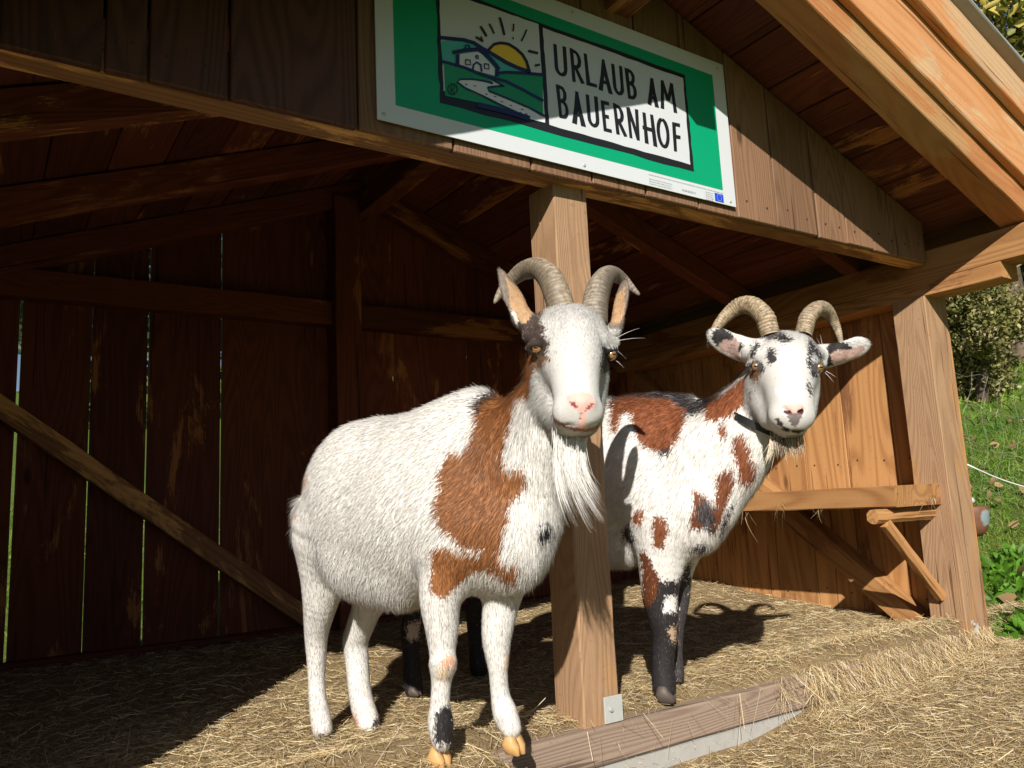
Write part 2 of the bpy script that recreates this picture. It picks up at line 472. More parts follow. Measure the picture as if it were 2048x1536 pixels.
# nail heads
bm = bmesh.new()
bmesh.ops.create_cone(bm, cap_ends=True, segments=8, radius1=.0045, radius2=.0035, depth=.003)
nail_me = bpy.data.meshes.new('nail'); bm.to_mesh(nail_me); bm.free()
nail_me.materials.append(simple('dull_nail', (.06, .05, .045), .7, .2))
def nail(x, y, z, axis):
    o = bpy.data.objects.new('nail', nail_me); COL.objects.link(o)
    o.parent = shed; o.matrix_parent_inverse = Matrix.Translation(-shed.location)
    o.matrix_basis = Matrix.Translation((x, y, z)) @ Matrix.Rotation(math.pi/2, 4, 'X' if axis == 'Y' else 'Y')
for a, b in zip(edges[:-1], edges[1:]):
    for q in (.25, .75):
        xx = a+(b-a)*q+random.uniform(-.008, .008)
        if 0.78 < xx < 2.15: continue
        nail(xx, YF-.001, 1.60+random.uniform(-.01, .01), 'Y')
for a, b in zip(ys[:-1], ys[1:]):
    for zz_ in (.10, .72, 1.33):
        for q in (.22, .78): nail(XW-.003, a+(b-a)*q, zz_+random.uniform(-.015, .015), 'X')

# ------------------------------------------------------------------ the sign
sx0, sz0 = on(753.5, 239, 'Y', YF-.008)[[0, 2]]
sx1, _ = on(1470.6, 415, 'Y', YF-.008)[[0, 2]]
sz1 = on(1440, 129.5, 'Y', YF-.008)[2]
sz0 = (sz0 + on(1470.6, 415, 'Y', YF-.008)[2])/2
SY = YF-.012
sign = thing('farm_holiday_sign', 'white and green metal sign reading URLAUB AM BAUERNHOF screwed to the gable boards', 'sign', ((sx0+sx1)/2, SY, sz0))
def sp(pts, scale, ox, oy, lay):
    y = SY-.0005*lay
    return [tuple(on(ox+x*scale, oy+yy*scale, 'Y', y)[[0, 2]]) for x, yy in pts]
def flat(name, poly, lay, mat, parent=sign):
    y = SY-.0005*lay
    return plate(name, poly, y, y+.0003+(.003 if lay == 0 else 0), mat, parent, bev=0)
flat('board', [(sx0, sz0), (sx1, sz0), (sx1, sz1), (sx0, sz1)], 0, MAT['sign_white'])
A = (2048/780)**-1
za = lambda pts, lay: sp(pts, A, 720, 0, lay)           # coordinates read in an enlarged view of the sign
B4 = 260/1536
zb4 = lambda pts, lay: sp(pts, B4, 860, 0, lay)
Bt = 400/1707
zbt = lambda pts, lay: sp(pts, Bt, 1080, 60, lay)
gl = za([(187, 552), (1906, 1000), (1846, 396)], 1)
flat('green_field', [(gl[0][0], gl[0][1]), (gl[1][0], gl[0][1]), (gl[1][0], gl[2][1]+.002), (gl[0][0], gl[2][1]+.002)], 1, MAT['sign_green'])
fr = za([(420, 540), (1755, 905), (1714, 396)], 2)
def rough(pts, amp=.0025, n=14):
    out = []
    for i in range(len(pts)):
        a, b = np.array(pts[i]), np.array(pts[(i+1) % len(pts)])
        for t in range(n):
            out.append(tuple(a+(b-a)*t/n + (rng.uniform(-amp, amp, 2) if t else 0)))
    return out
fx0, fz0, fx1, fz1 = fr[0][0], fr[0][1], fr[1][0], fr[2][1]
flat('logo_frame', rough([(fx0, fz0), (fx1, fz0), (fx1-.004, fz1), (fx0, fz1)]), 2, MAT['black'])
p3 = za([(440, 500), (972, 640), (995, 655), (1735, 865), (1700, 412), (960, 145), (942, 128)], 3)
lx0, lz0, lx1 = p3[0][0], p3[1][1], p3[1][0]
flat('logo_picture', rough([(lx0, lz0+.008), (lx1, lz0), (lx1-.004, p3[6][1]), (lx0-.003, p3[6][1]-.004)], .001), 3, MAT['sign_white'])
flat('name_panel', rough([(p3[2][0], p3[2][1]), (p3[3][0], p3[3][1]), (p3[4][0]-.003, p3[4][1]), (p3[5][0], p3[5][1])], .0015), 3, MAT['sign_white'])
flat('hill', zb4([(125, 480), (300, 480), (450, 490), (560, 530), (700, 620), (860, 720), (1100, 830), (1180, 850), (1180, 900), (800, 900), (150, 760)], 4), 4, MAT['teal'])
flat('sun_disc', zb4([(700, 585), (760, 540), (840, 520), (920, 530), (1000, 580), (1080, 655), (1130, 730), (1165, 835), (1100, 820), (980, 770), (850, 700), (760, 640)], 5), 5, MAT['yellow'])
flat('meadow', zb4([(165, 760), (300, 790), (500, 845), (800, 890), (830, 860), (1330, 885), (1335, 1370), (960, 1300), (880, 1310), (560, 1210), (180, 1130)], 5), 5, MAT['field'])
flat('house_front', zb4([(350, 640), (560, 610), (610, 640), (770, 810), (770, 895), (350, 785)], 7), 7, MAT['path'])
flat('lane', zb4([(330, 965), (380, 940), (520, 945), (620, 965), (740, 995), (735, 960), (600, 880), (850, 1000), (680, 1020), (690, 1060), (900, 1150), (1100, 1240), (1230, 1320), (1360, 1400), (1360, 1450), (1200, 1410), (1060, 1360), (800, 1220), (500, 1090), (390, 1020)], 6), 6, MAT['path'])
def stroke(name, pts, w, lay, mat, parent=sign, conv=zb4, sc=None):
    """a ribbon through the points, width w in the same units, built as one strip"""
    pts = np.array(pts, float)
    d = np.gradient(pts, axis=0); d /= np.linalg.norm(d, axis=1)[:, None]+1e-9
    n = np.stack([-d[:, 1], d[:, 0]], 1)
    ww = np.full(len(pts), w/2) if np.isscalar(w) else np.array(w)/2
    L = pts+n*ww[:, None]; R = pts-n*ww[:, None]
    y = SY-.0005*lay
    bm = bmesh.new()
    a = [bm.verts.new((q[0], y, q[1])) for q in conv([tuple(v) for v in L], lay)]
    b = [bm.verts.new((q[0], y, q[1])) for q in conv([tuple(v) for v in R], lay)]
    for i in range(len(a)-1):
        bm.faces.new((a[i], a[i+1], b[i+1], b[i]))
    c = bm.verts[:][0].co.copy()
    return bm_obj(name, bm, mat, parent, tuple(c))
S8 = lambda pts, w, lay=8, mat='navy', nm='outline': stroke(nm, pts, w, lay, MAT[mat])
S8([(100, 440), (250, 455), (400, 470), (520, 505), (620, 570), (760, 650), (900, 735), (1040, 800), (1190, 850)], 42)
S8([(690, 590), (760, 520), (840, 505), (930, 520), (1020, 575), (1090, 640), (1140, 720), (1175, 840)], 32, 9, 'black')
S8([(150, 725), (280, 760), (420, 800), (560, 860), (700, 910), (900, 960), (1100, 1060), (1340, 1190)], 34)
S8([(800, 865), (900, 852), (1100, 862), (1340, 882)], 36)
S8([(265, 620), (420, 590), (580, 580), (640, 620), (740, 720), (820, 820)], 44, 10)
S8([(330, 640), (325, 780)], 40, 11)
S8([(795, 800), (790, 900)], 46, 11)
S8([(415, 575), (420, 530), (462, 535), (470, 575)], 18, 11)
S8([(745, 985), (640, 955), (500, 935), (360, 935), (320, 965), (420, 1040), (620, 1130), (840, 1240), (1080, 1350)], 20, 9)
S8([(590, 870), (720, 930), (880, 1020), (760, 1020), (680, 1035), (700, 1075), (900, 1155), (1160, 1265), (1360, 1370)], 22, 10)
S8([(505, 830), (515, 765), (555, 735), (600, 765), (612, 845)], 22, 11)
for x, y, w_, h_ in ((448, 732, 56, 56), (668, 780, 52, 56), (556, 670, 26, 34)):
    S8([(x-w_/2, y-h_/2), (x+w_/2, y-h_/2+6), (x+w_/2+4, y+h_/2+6), (x-w_/2+4, y+h_/2), (x-w_/2, y-h_/2)], 15, 12, nm='house_window')
S8([(560, 1235), (760, 1280), (960, 1330), (1180, 1400)], 60, 8)
for a, b, w_ in (((540, 435), (630, 490), 24), ((600, 430), (615, 470), 20), ((597, 310), (670, 430), 26), ((702, 280), (758, 395), 20), ((825, 205), (880, 415), 26),
                 ((988, 280), (982, 370), 18), ((980, 435), (980, 465), 16), ((1143, 350), (1080, 485), 20), ((1160, 600), (1278, 628), 28), ((1240, 775), (1300, 762), 26)):
    m_ = ((a[0]+b[0])/2+4, (a[1]+b[1])/2)
    S8([a, m_, b], w_, 9, 'black', 'sun_ray')
th = np.linspace(0, 2*math.pi, 19)
S8([(268+56*math.cos(t), 1052+64*math.sin(t)) for t in th], 11, 9, 'black', 'registered_mark')
S8([(250, 1095), (252, 1005), (285, 1015), (290, 1040), (262, 1052), (292, 1100)], 10, 10, 'black', 'registered_mark')
for x, y in ((430, 997), (530, 1015), (668, 1110), (770, 1140), (955, 1245), (1090, 1290), (1070, 1330), (1140, 1345), (850, 1200)):
    S8([(x-14, y-3), (x, y), (x+14, y+5)], 9, 9, 'navy', 'lane_stone')

# letters: strokes in a unit box mapped into each letter's own quad
arc = lambda cx, cy, rx, ry, a0, a1, n=8: [(cx+rx*math.cos(math.radians(a0+(a1-a0)*i/n)), cy+ry*math.sin(math.radians(a0+(a1-a0)*i/n))) for i in range(n+1)]
G = {
 'U': [[(.14, 1), (.14, .3)]+arc(.5, .28, .36, .21, 180, 360)+[(.86, .3), (.86, 1)]],
 'R': [[(.16, 0), (.16, 1)], [(.1, .93), (.45, .93)]+arc(.45, .70, .36, .23, 90, -90)+[(.2, .47)], [(.38, .47), (.9, 0)]],
 'L': [[(.2, 1), (.2, .0)], [(.1, .06), (1, .06)]],
 'A': [[(.5, 1), (.14, 0)], [(.46, 1), (.88, 0)], [(.2, .3), (.8, .3)]],
 'B': [[(.16, 0), (.16, 1)], [(.1, .94), (.42, .94)]+arc(.42, .74, .34, .20, 90, -90)+[(.2, .54)], [(.2, .52), (.46, .52)]+arc(.46, .29, .38, .23, 90, -90)+[(.1, .06)]],
 'M': [[(.1, 0), (.14, 1)], [(.12, 1), (.5, .35)], [(.5, .35), (.86, 1)], [(.84, 1), (.92, 0)]],
 'E': [[(.18, 0), (.18, 1)], [(.1, .94), (.95, .94)], [(.2, .5), (.8, .5)], [(.1, .06), (1, .06)]],
 'N': [[(.14, 0), (.14, 1)], [(.14, 1), (.86, 0)], [(.86, 0), (.86, 1)]],
 'H': [[(.14, 0), (.14, 1)], [(.86, 0), (.86, 1)], [(-.12, .5), (1.0, .5)]],
 'O': [arc(.5, .5, .38, .44, 90, 450, 20)],
 'F': [[(.2, 0), (.2, 1)], [(.1, .94), (1, .94)], [(.2, .52), (1, .52)]],
}
# quads in the enlarged text view: TL, TR, BR, BL
T = [('U', (112, 115), (222, 145), (240, 415), (130, 385)), ('R', (252, 150), (345, 185), (378, 460), (275, 440)), ('L', (370, 195), (450, 225), (490, 495), (396, 470)),
     ('A', (505, 240), (575, 262), (618, 552), (502, 510)), ('U', (608, 285), (700, 310), (722, 575), (632, 548)), ('B', (722, 320), (812, 350), (832, 605), (752, 585)),
     ('A', (925, 402), (985, 420), (1010, 665), (922, 635)), ('M', (1028, 425), (1140, 460), (1168, 710), (1032, 668)),
     ('B', (133, 460), (230, 488), (252, 772), (165, 748)), ('A', (285, 515), (345, 535), (385, 828), (280, 795)), ('U', (390, 548), (490, 570), (512, 850), (412, 822)),
     ('E', (518, 598), (592, 615), (615, 880), (545, 862)), ('R', (622, 620), (705, 650), (742, 912), (652, 888)), ('N', (735, 655), (838, 680), (852, 945), (765, 920)),
     ('H', (875, 700), (965, 725), (1000, 1000), (898, 965)), ('O', (985, 735), (1095, 760), (1115, 1025), (1010, 1000)), ('F', (1128, 785), (1195, 800), (1205, 1045), (1145, 1035))]
for ch, tl, tr, br, bl in T:
    tl, tr, br, bl = map(np.array, (tl, tr, br, bl))
    def cv(pts, lay):
        out = []
        for u, v in pts:
            b = bl+(br-bl)*u; t = tl+(tr-tl)*u
            out.append(tuple(b+(t-b)*v))
        return zbt(out, lay)
    W_ = np.linalg.norm(tr-tl); H_ = np.linalg.norm(tl-bl)
    bm = bmesh.new()
    for k, st in enumerate(G[ch]):
        lay = 4 + .25*k
        pts = np.array(st, float)
        if len(pts) == 2: pts = np.array([pts[0], pts[0]*.5+pts[1]*.5, pts[1]])
        q = pts*np.array([W_, H_])
        d = np.gradient(q, axis=0); d /= np.linalg.norm(d, axis=1)[:, None]+1e-9
        n = np.stack([-d[:, 1], d[:, 0]], 1)/np.array([W_, H_])
        hw = (13.0 if ch in 'AM' else 15.5) + rng.uniform(-1.2, 1.2, len(q))
        a = [bm.verts.new((x, SY-.0005*lay, z)) for x, z in cv(pts+n*hw[:, None], lay)]
        b = [bm.verts.new((x, SY-.0005*lay, z)) for x, z in cv(pts-n*hw[:, None], lay)]
        for i in range(len(a)-1): bm.faces.new((a[i], a[i+1], b[i+1], b[i]))
    bm.verts.ensure_lookup_table()
    c = bm.verts[0].co.copy()
    bm_obj('letter', bm, MAT['black'], sign, tuple(c))
# small print, flag, screws
fl = zbt([(1490, 1388), (1570, 1475)], 2)
flat('flag', [(fl[0][0], fl[1][1]), (fl[1][0], fl[1][1]), (fl[1][0], fl[0][1]), (fl[0][0], fl[0][1])], 2, MAT['blue'])
cx_, cz_ = (fl[0][0]+fl[1][0])/2, (fl[0][1]+fl[1][1])/2
for i in range(12):
    a = i*math.pi/6
    x, z = cx_+.011*math.cos(a), cz_+.011*math.sin(a)
    flat('flag_star', [(x-.0013, z), (x, z-.0013), (x+.0013, z), (x, z+.0013)], 3, MAT['yellow'])
def small_line(x0, x1, z, h):
    bm = bmesh.new(); x = x0
    while x < x1:
        l = random.uniform(.003, .012)
        v = [bm.verts.new(p) for p in ((x, SY-.001, z), (min(x+l, x1), SY-.001, z), (min(x+l, x1), SY-.001, z+h), (x, SY-.001, z+h))]
        bm.faces.new(v); x += l+.0025
    bm_obj('small_print', bm, MAT['print_grey'], sign, (x0, SY-.001, z))
sxr = fl[0][0]
small_line(sxr-.30, fl[1][0], fl[0][1]+.004, .0022)
for k in range(3): small_line(sxr-.30, sxr-.20, fl[0][1]-.010-k*.008, .002)
small_line(sxr-.155, sxr-.09, fl[0][1]-.022, .006)
for k in range(5): small_line(sxr-.045, sxr-.008, fl[0][1]-.006-k*.0065, .0018)
for x, y in ((125, 600), (1115, 65), (1875, 358), (1945, 1058), (1177, 868)):
    c = on(720+x*A, y*A, 'Y', SY)
    bm = bmesh.new()
    bmesh.ops.create_uvsphere(bm, u_segments=10, v_segments=6, radius=.006)
    bmesh.ops.scale(bm, verts=bm.verts, vec=(1, .4, 1))
    bmesh.ops.translate(bm, verts=bm.verts, vec=(c[0], SY-.0005, c[2]))
    bm_obj('screw', bm, MAT['steel'], sign, (c[0], SY, c[2]), smooth=True)

# ------------------------------------------------------------------ ground, hay, meadow
def sst(x, a, b):
    t = np.clip((x-a)/(b-a), 0, 1); return t*t*(3-2*t)
_gr = np.random.default_rng(3)
_wv = [(_gr.uniform(-1, 1)*k, _gr.uniform(-1, 1)*k, _gr.uniform(0, 6.28), 1/k) for k in (2, 3, 5, 7, 9, 12, 16, 22, 30, 40) for _ in range(3)]
def wob(x, y, s=1.0):
    v = 0
    for a, b, p, w_ in _wv: v = v + w_*np.sin(a*x*s+b*y*s+p)
    return v*.35
def hay_z(x, y):
    x = np.asarray(x, float); y = np.asarray(y, float)
    ins = sst(y, 1.79, 1.83)
    overL = 1-sst(x, 1.0, 1.18)
    zin = -.035 + .028*(1-sst(y, 1.95, 2.15)) + .075*sst(y, 2.3, 3.4) + .012*sst(x, 1.5, 1.9) + .03*sst(x, 2.2, 3.4)*sst(y, 1.9, 2.4) + .03*sst(x, 2.9, 3.5)*sst(y, 2.6, 3.4)
    over = np.clip(1-sst(x, 1.0, 1.18)+sst(x, 2.16, 2.5), 0, 1)      # where the hay buries the sill
    zout = -.185+.155*(1-sst(x, 1.0, 1.4))+.06*sst(x, 1.95, 2.5)+.065*sst(x, 2.7, 3.5)-.04*sst(x, 3.5, 3.8)
    zout = zout - .02*np.clip(1.7-y, 0, 1)
    zin = np.where(y < 2.0, zin+.03*over*sst(2.0-y, 0, .2), zin)
    z = zout*(1-ins)+zin*ins
    ridge = over*np.exp(-((y-1.86)/.10)**2)*(.008) + overL*np.exp(-((y-1.76)/.09)**2)*.03
    return z + ridge + wob(x, y)*.012 + wob(x, y, 2.7)*.004
def terrain(x, y):
    x = np.asarray(x, float); y = np.asarray(y, float)
    u = np.clip(x-3.7, 0, None); v = np.clip(y-4.3, 0, None)
    z = -.22 + .17*sst(x, 2.6, 3.9) + .235*u*(1-.004*u) + .22*v*(1-.004*v)
    return z + wob(x, y, .25)*.05*sst(np.hypot(u, v), 0, 2)

def grid_mesh(name, xs, ys, fz, mat, smooth=True):
    X_, Y_ = np.meshgrid(xs, ys); Z_ = fz(X_, Y_)
    nx, ny = len(xs), len(ys)
    v = np.stack([X_.ravel(), Y_.ravel(), Z_.ravel()], 1)
    i = (np.arange(ny-1)[:, None]*nx+np.arange(nx-1)[None]).ravel()
    f = np.stack([i, i+1, i+nx+1, i+nx], 1)
    me = np_mesh(name, v, f.ravel(), np.full(len(f), 4), smooth)
    return link(name, me, mat)
m = NT('meadow_ground')
tc = m.n('ShaderNodeTexCoord').outputs['Object']
n1 = m.noise(tc, 1.3, 5); n2 = m.noise(tc, 14, 6, .7)
c = m.mix(n1, (.06, .12, .015), (.14, .19, .04))
c = m.mix(m.ramp(n2, .5, .68), c, (.13, .12, .05))
MAT['meadow'] = m.bsdf(c, .9, .1, n2, .8, .05)
gx = np.concatenate([np.linspace(-60, -3, 20), np.linspace(-2.5, 12, 90), np.linspace(13, 30, 30), np.linspace(34, 160, 24)])
gy = np.concatenate([np.linspace(-40, -3, 14), np.linspace(-2.5, 12, 90), np.linspace(13, 30, 30), np.linspace(34, 160, 24)])
o = grid_mesh('meadow', gx, gy, terrain, MAT['meadow']); o['kind'] = 'structure'

m = NT('hay_bed')
tc = m.n('ShaderNodeTexCoord').outputs['Object']
a_ = m.noise(m.n('ShaderNodeMapping', inp={'Vector': tc, 'Scale': (1, .12, 1), 'Rotation': (0, 0, .5)}).outputs[0], 190, 4, .7)
b_ = m.noise(m.n('ShaderNodeMapping', inp={'Vector': tc, 'Scale': (.12, 1, 1), 'Rotation': (0, 0, .3)}).outputs[0], 170, 4, .7)
mx = m.math('MAXIMUM', a_, b_)
c = m.mix(m.ramp(mx, .45, .75), (.26, .19, .10), (.60, .47, .28))
c = m.mix(m.math('MULTIPLY', m.noise(tc, 3, 3), .6), c, (.16, .10, .05))
MAT['hay_bed'] = m.bsdf(c, .85, .15, mx, 1.0, .012)
o = grid_mesh('hay_bed', np.arange(-.6, 4.9, .02), np.arange(.3, 3.88, .02), lambda x, y: hay_z(x, y)-.35*sst(y-.25*(x-3.5), 1.62, 2.0)*sst(x, 3.52, 3.75)-.4*sst(x, 4.6, 4.9), MAT['hay_bed'])
o['kind'] = 'stuff'; o['label'] = 'packed bed of trampled hay over the shed floor and forecourt'; o['category'] = 'hay bed'

def ribbons(name, P0, D, L, W, bend, cols, mat, segs=3, taper=True, wdir=None):
    """many thin bent blades as one mesh"""
    n = len(P0)
    D = D/np.linalg.norm(D, axis=1)[:, None]
    if wdir is None:
        wdir = np.cross(D, rng.normal(size=(n, 3)))
    wdir = wdir/(np.linalg.norm(wdir, axis=1)[:, None]+1e-9)
    vs, cs = [], []
    for k in range(segs+1):
        t = k/segs
        c = P0 + D*(L*t)[:, None] + bend*(L*t*t)[:, None]
        w_ = W*(1-(.85*t if taper else .25*abs(2*t-1)))
        vs += [c-wdir*w_[:, None]/2, c+wdir*w_[:, None]/2]
    V = np.stack(vs, 1).reshape(-1, 3)                       # n, 2(segs+1), 3
    base = (np.arange(n)*2*(segs+1))[:, None, None]
    q = np.array([[2*k, 2*k+1, 2*k+3, 2*k+2] for k in range(segs)])[None]
    Fc = (base+q).reshape(-1)
    me = np_mesh(name, V, Fc, np.full(n*segs, 4))
    set_col(me, np.repeat(cols, 2*(segs+1), axis=0))
    return me

def vcol_mat(name, rough=.7, spec=.3, transl=0.0, nrm=None, sheen=0.0):
    m = NT(name)
    at = m.n('ShaderNodeAttribute', attribute_name='col').outputs['Color']
    m.bsdf(at, rough, spec)
    if transl:
        tr = m.n('ShaderNodeBsdfTranslucent', inp={'Color': at})
        ms = m.n('ShaderNodeMixShader', inp={0: transl, 1: m.b.outputs[0], 2: tr.outputs[0]})
        m.t.links.new(ms.outputs[0], m.out.inputs[0])
    return m.m
MAT['straw'] = vcol_mat('straw', .5, .4, .15)
MAT['blade'] = vcol_mat('grass_blade', .5, .4, .35)
MAT['leaf'] = vcol_mat('leaf', .5, .35, .3)

pal = 1.36*np.array([(.48, .36, .19), (.40, .29, .14), (.58, .47, .28), (.33, .23, .12), (.52, .43, .26), (.38, .33, .17), (.64, .55, .38), (.26, .17, .09)])
def straws(n, xr, yr, zf, lmin, lmax, wmin, wmax, up=.16, zoff=.0):
    x = rng.uniform(*xr, n); y = rng.uniform(*yr, n)
    z = zf(x, y)+rng.uniform(-.004, .014, n)+zoff
    a = rng.uniform(0, 2*math.pi, n)
    D = np.stack([np.cos(a), np.sin(a), rng.normal(0, up, n)], 1)
    L = rng.uniform(lmin, lmax, n)**1.0
    e = 1e-2
    sx = (zf(x+e, y)-zf(x-e, y))/(2*e); sy = (zf(x, y+e)-zf(x, y-e))/(2*e)
    D[:, 2] += D[:, 0]*np.clip(sx, -.4, .4)+D[:, 1]*np.clip(sy, -.4, .4)
    p0 = np.stack([x, y, z], 1)-D*(L/2)[:, None]
    W = rng.uniform(wmin, wmax, n)
    bend = rng.normal(0, .22, (n, 3)); bend[:, 2] = rng.normal(-.08, .08, n)
    c = pal[rng.integers(0, len(pal), n)]*rng.uniform(.7, 1.15, (n, 1))
    wd = np.cross(D, np.array([0, 0, 1.0])+rng.normal(0, .6, (n, 3)))
    return p0, D, L, W, bend, c, wd
def pack(name, sets, mat, segs, label, cat):
    z = [np.concatenate([s[i] for s in sets]) for i in range(7)]
    me = ribbons(name, *z[:6], mat, segs=segs, taper=False, wdir=z[6])
    o = link(name, me, mat); o['kind'] = 'stuff'; o['label'] = label; o['category'] = cat
    return o
sets = [straws(60000, (.1, 3.9), (.85, 1.86), hay_z, .015, .065, .0010, .0022, up=.12),
        straws(46000, (.0, 3.5), (1.86, 2.75), hay_z, .015, .06, .0010, .0022, up=.12),
        straws(18000, (.0, 3.5), (2.75, 3.8), hay_z, .02, .07, .0014, .0028),
        straws(700, (.1, 3.9), (1.1, 2.6), hay_z, .08, .19, .0014, .0026, up=.2, zoff=.010),
        straws(20000, (3.0, 4.8), (.8, 1.9), hay_z, .02, .08, .0012, .0026, up=.14),
        straws(10000, (2.25, 3.6), (1.62, 2.1), hay_z, .02, .08, .0010, .0024, up=.25, zoff=.004)]
# hay hanging over the edge of the sill
n = 3400
xa_ = rng.uniform(2.12, 3.5, 3*n); xa_ = xa_[rng.random(3*n) < np.clip(.30+.55*np.sin(xa_*13)*np.sin(xa_*31+1)+.45*sst(xa_, 2.2, 2.7), .03, 1)][:n]
x = np.concatenate([xa_, rng.uniform(.2, 1.05, 1400), rng.uniform(1.1, 2.1, 60)]); n = len(x)
y = rng.uniform(1.75, 1.79, n)
top = rng.uniform(-.075, .012, n)
D = np.stack([rng.normal(0, .95, n), rng.normal(-.45, .3, n), -np.ones(n)], 1)
L = .015+.10*rng.random(n)**1.6
bend = np.stack([rng.normal(0, .15, n), rng.normal(-.1, .1, n), rng.normal(0, .05, n)], 1)
sets.append((np.stack([x, y, top], 1), D, L, rng.uniform(.0012, .0024, n), bend, pal[rng.integers(0, len(pal), n)]*rng.uniform(.7, 1.15, (n, 1)), rng.normal(size=(n, 3))))
pack('loose_hay', sets, MAT['straw'], 1, 'loose golden hay scattered in and in front of the shed', 'hay')
# wisps caught under the bench
bw = []
for (px_, py_) in ((1568, 1022), (1640, 1024), (1862, 1008), (1490, 1028)):
    q = on(px_, py_, 'X', 3.03)
    for k in range(9):
        bw.append(q+rng.normal(0, .012, 3))
bw = np.array(bw); n = len(bw)
D = np.stack([rng.normal(0, .4, n), rng.normal(0, .4, n), -np.ones(n)], 1)
me = ribbons('hay_wisp', bw+np.array([0, 0, .02]), D, rng.uniform(.03, .08, n), np.full(n, .0022), rng.normal(0, .4, (n, 3)), pal[rng.integers(0, 8, n)], MAT['straw'], segs=3)
o = link('hay_wisp', me, MAT['straw']); o['kind'] = 'stuff'; o['label'] = 'thin hay wisps hanging from the underside of the bench'; o['category'] = 'hay'

# meadow grass to the right of the shed, and behind it
def grass(n, xr, yr, hmin, hmax, w0, w1):
    x = rng.uniform(*xr, n); y = rng.uniform(*yr, n)
    z = terrain(x, y)-.01
    D = np.stack([rng.normal(0, .45, n), rng.normal(0, .45, n), np.ones(n)], 1)
    L = rng.uniform(hmin, hmax, n)
    bend = np.stack([rng.normal(0, .45, n), rng.normal(0, .45, n), -rng.uniform(.1, .4, n)], 1)
    t = (wob(x*1.0, y*1.0)+rng.normal(0, .35, n)); t = np.clip(t*.6+.5, 0, 1)[:, None]
    c = np.array([.07, .19, .015])*(1-t)+np.array([.24, .34, .05])*t
    dry = rng.random(n) < .10
    c[dry] = np.array([.34, .28, .12])
    c = c*rng.uniform(.7, 1.3, (n, 1))
    return np.stack([x, y, z], 1), D, L, rng.uniform(w0, w1, n), bend, c
gs = [grass(26000, (3.56, 5.2), (1.3, 3.4), .02, .10, .003, .006), grass(24000, (5.2, 9), (1.8, 5.5), .03, .12, .006, .012),
      grass(9000, (9, 17), (3, 9.5), .08, .22, .015, .03), grass(9000, (-1, 4), (4.2, 9), .05, .18, .006, .014)]
z = [np.concatenate([s[i] for s in gs]) for i in range(6)]
me = ribbons('grass', *z, MAT['blade'], segs=2)
o = link('grass', me, MAT['blade']); o['kind'] = 'stuff'; o['label'] = 'short sunlit meadow grass on the slope beside the shed'; o['category'] = 'grass'
# broad-leaved weeds and fallen leaves
def leaves_mesh(name, C, D, L, W, cols, curl=.25):
    n = len(C)
    D = D/np.linalg.norm(D, axis=1)[:, None]
    wd = np.cross(D, rng.normal(size=(n, 3))); wd /= np.linalg.norm(wd, axis=1)[:, None]
    nn = np.cross(D, wd)
    T_ = [(0, 0), (.35, .5), (.75, .4), (1, 0), (.75, -.4), (.35, -.5)]
    V = np.stack([C + D*(L*a)[:, None] + wd*(W*b)[:, None] + nn*(curl*L*(abs(b)*.8-a*a*.4))[:, None] for a, b in T_], 1).reshape(-1, 3)
    base = np.arange(n)[:, None, None]*6
    q = np.array([[0, 1, 2, 3], [0, 3, 4, 5]])[None]
    me = np_mesh(name, V, (base+q).reshape(-1), np.full(2*n, 4))
    set_col(me, np.repeat(cols, 6, axis=0))
    return me
n = 900
cl = rng.integers(0, 45, n); cxy = np.stack([rng.uniform(3.6, 4.7, 45), rng.uniform(1.4, 2.3, 45)], 1)
pos = cxy[cl]+rng.normal(0, .05, (n, 2))
C = np.stack([pos[:, 0], pos[:, 1], terrain(pos[:, 0], pos[:, 1])+.01], 1)
me = leaves_mesh('broad_leaf_weed', C, np.stack([rng.normal(0, 1, n), rng.normal(0, 1, n), rng.uniform(.3, 1.2, n)], 1), rng.uniform(.04, .09, n), rng.uniform(.025, .05, n), np.array([.10, .24, .02])*rng.uniform(.6, 1.3, (n, 1)))
o = link('broad_leaf_weed', me, MAT['leaf']); o['kind'] = 'stuff'; o['label'] = 'bright green broad-leaved weeds at the foot of the shed'; o['category'] = 'weeds'
n = 160
x = rng.uniform(3.8, 9, n); y = rng.uniform(1.6, 5, n)
me = leaves_mesh('fallen_leaf', np.stack([x, y, terrain(x, y)+.06], 1), np.stack([rng.normal(0, 1, n), rng.normal(0, 1, n), rng.normal(0, .2, n)], 1), rng.uniform(.06, .11, n), rng.uniform(.04, .07, n), np.array([.50, .33, .17])*rng.uniform(.6, 1.2, (n, 1)))
o = link('fallen_leaf', me, MAT['leaf']); o['kind'] = 'stuff'; o['label'] = 'dry tan fallen leaves lying on the meadow'; o['category'] = 'leaves'

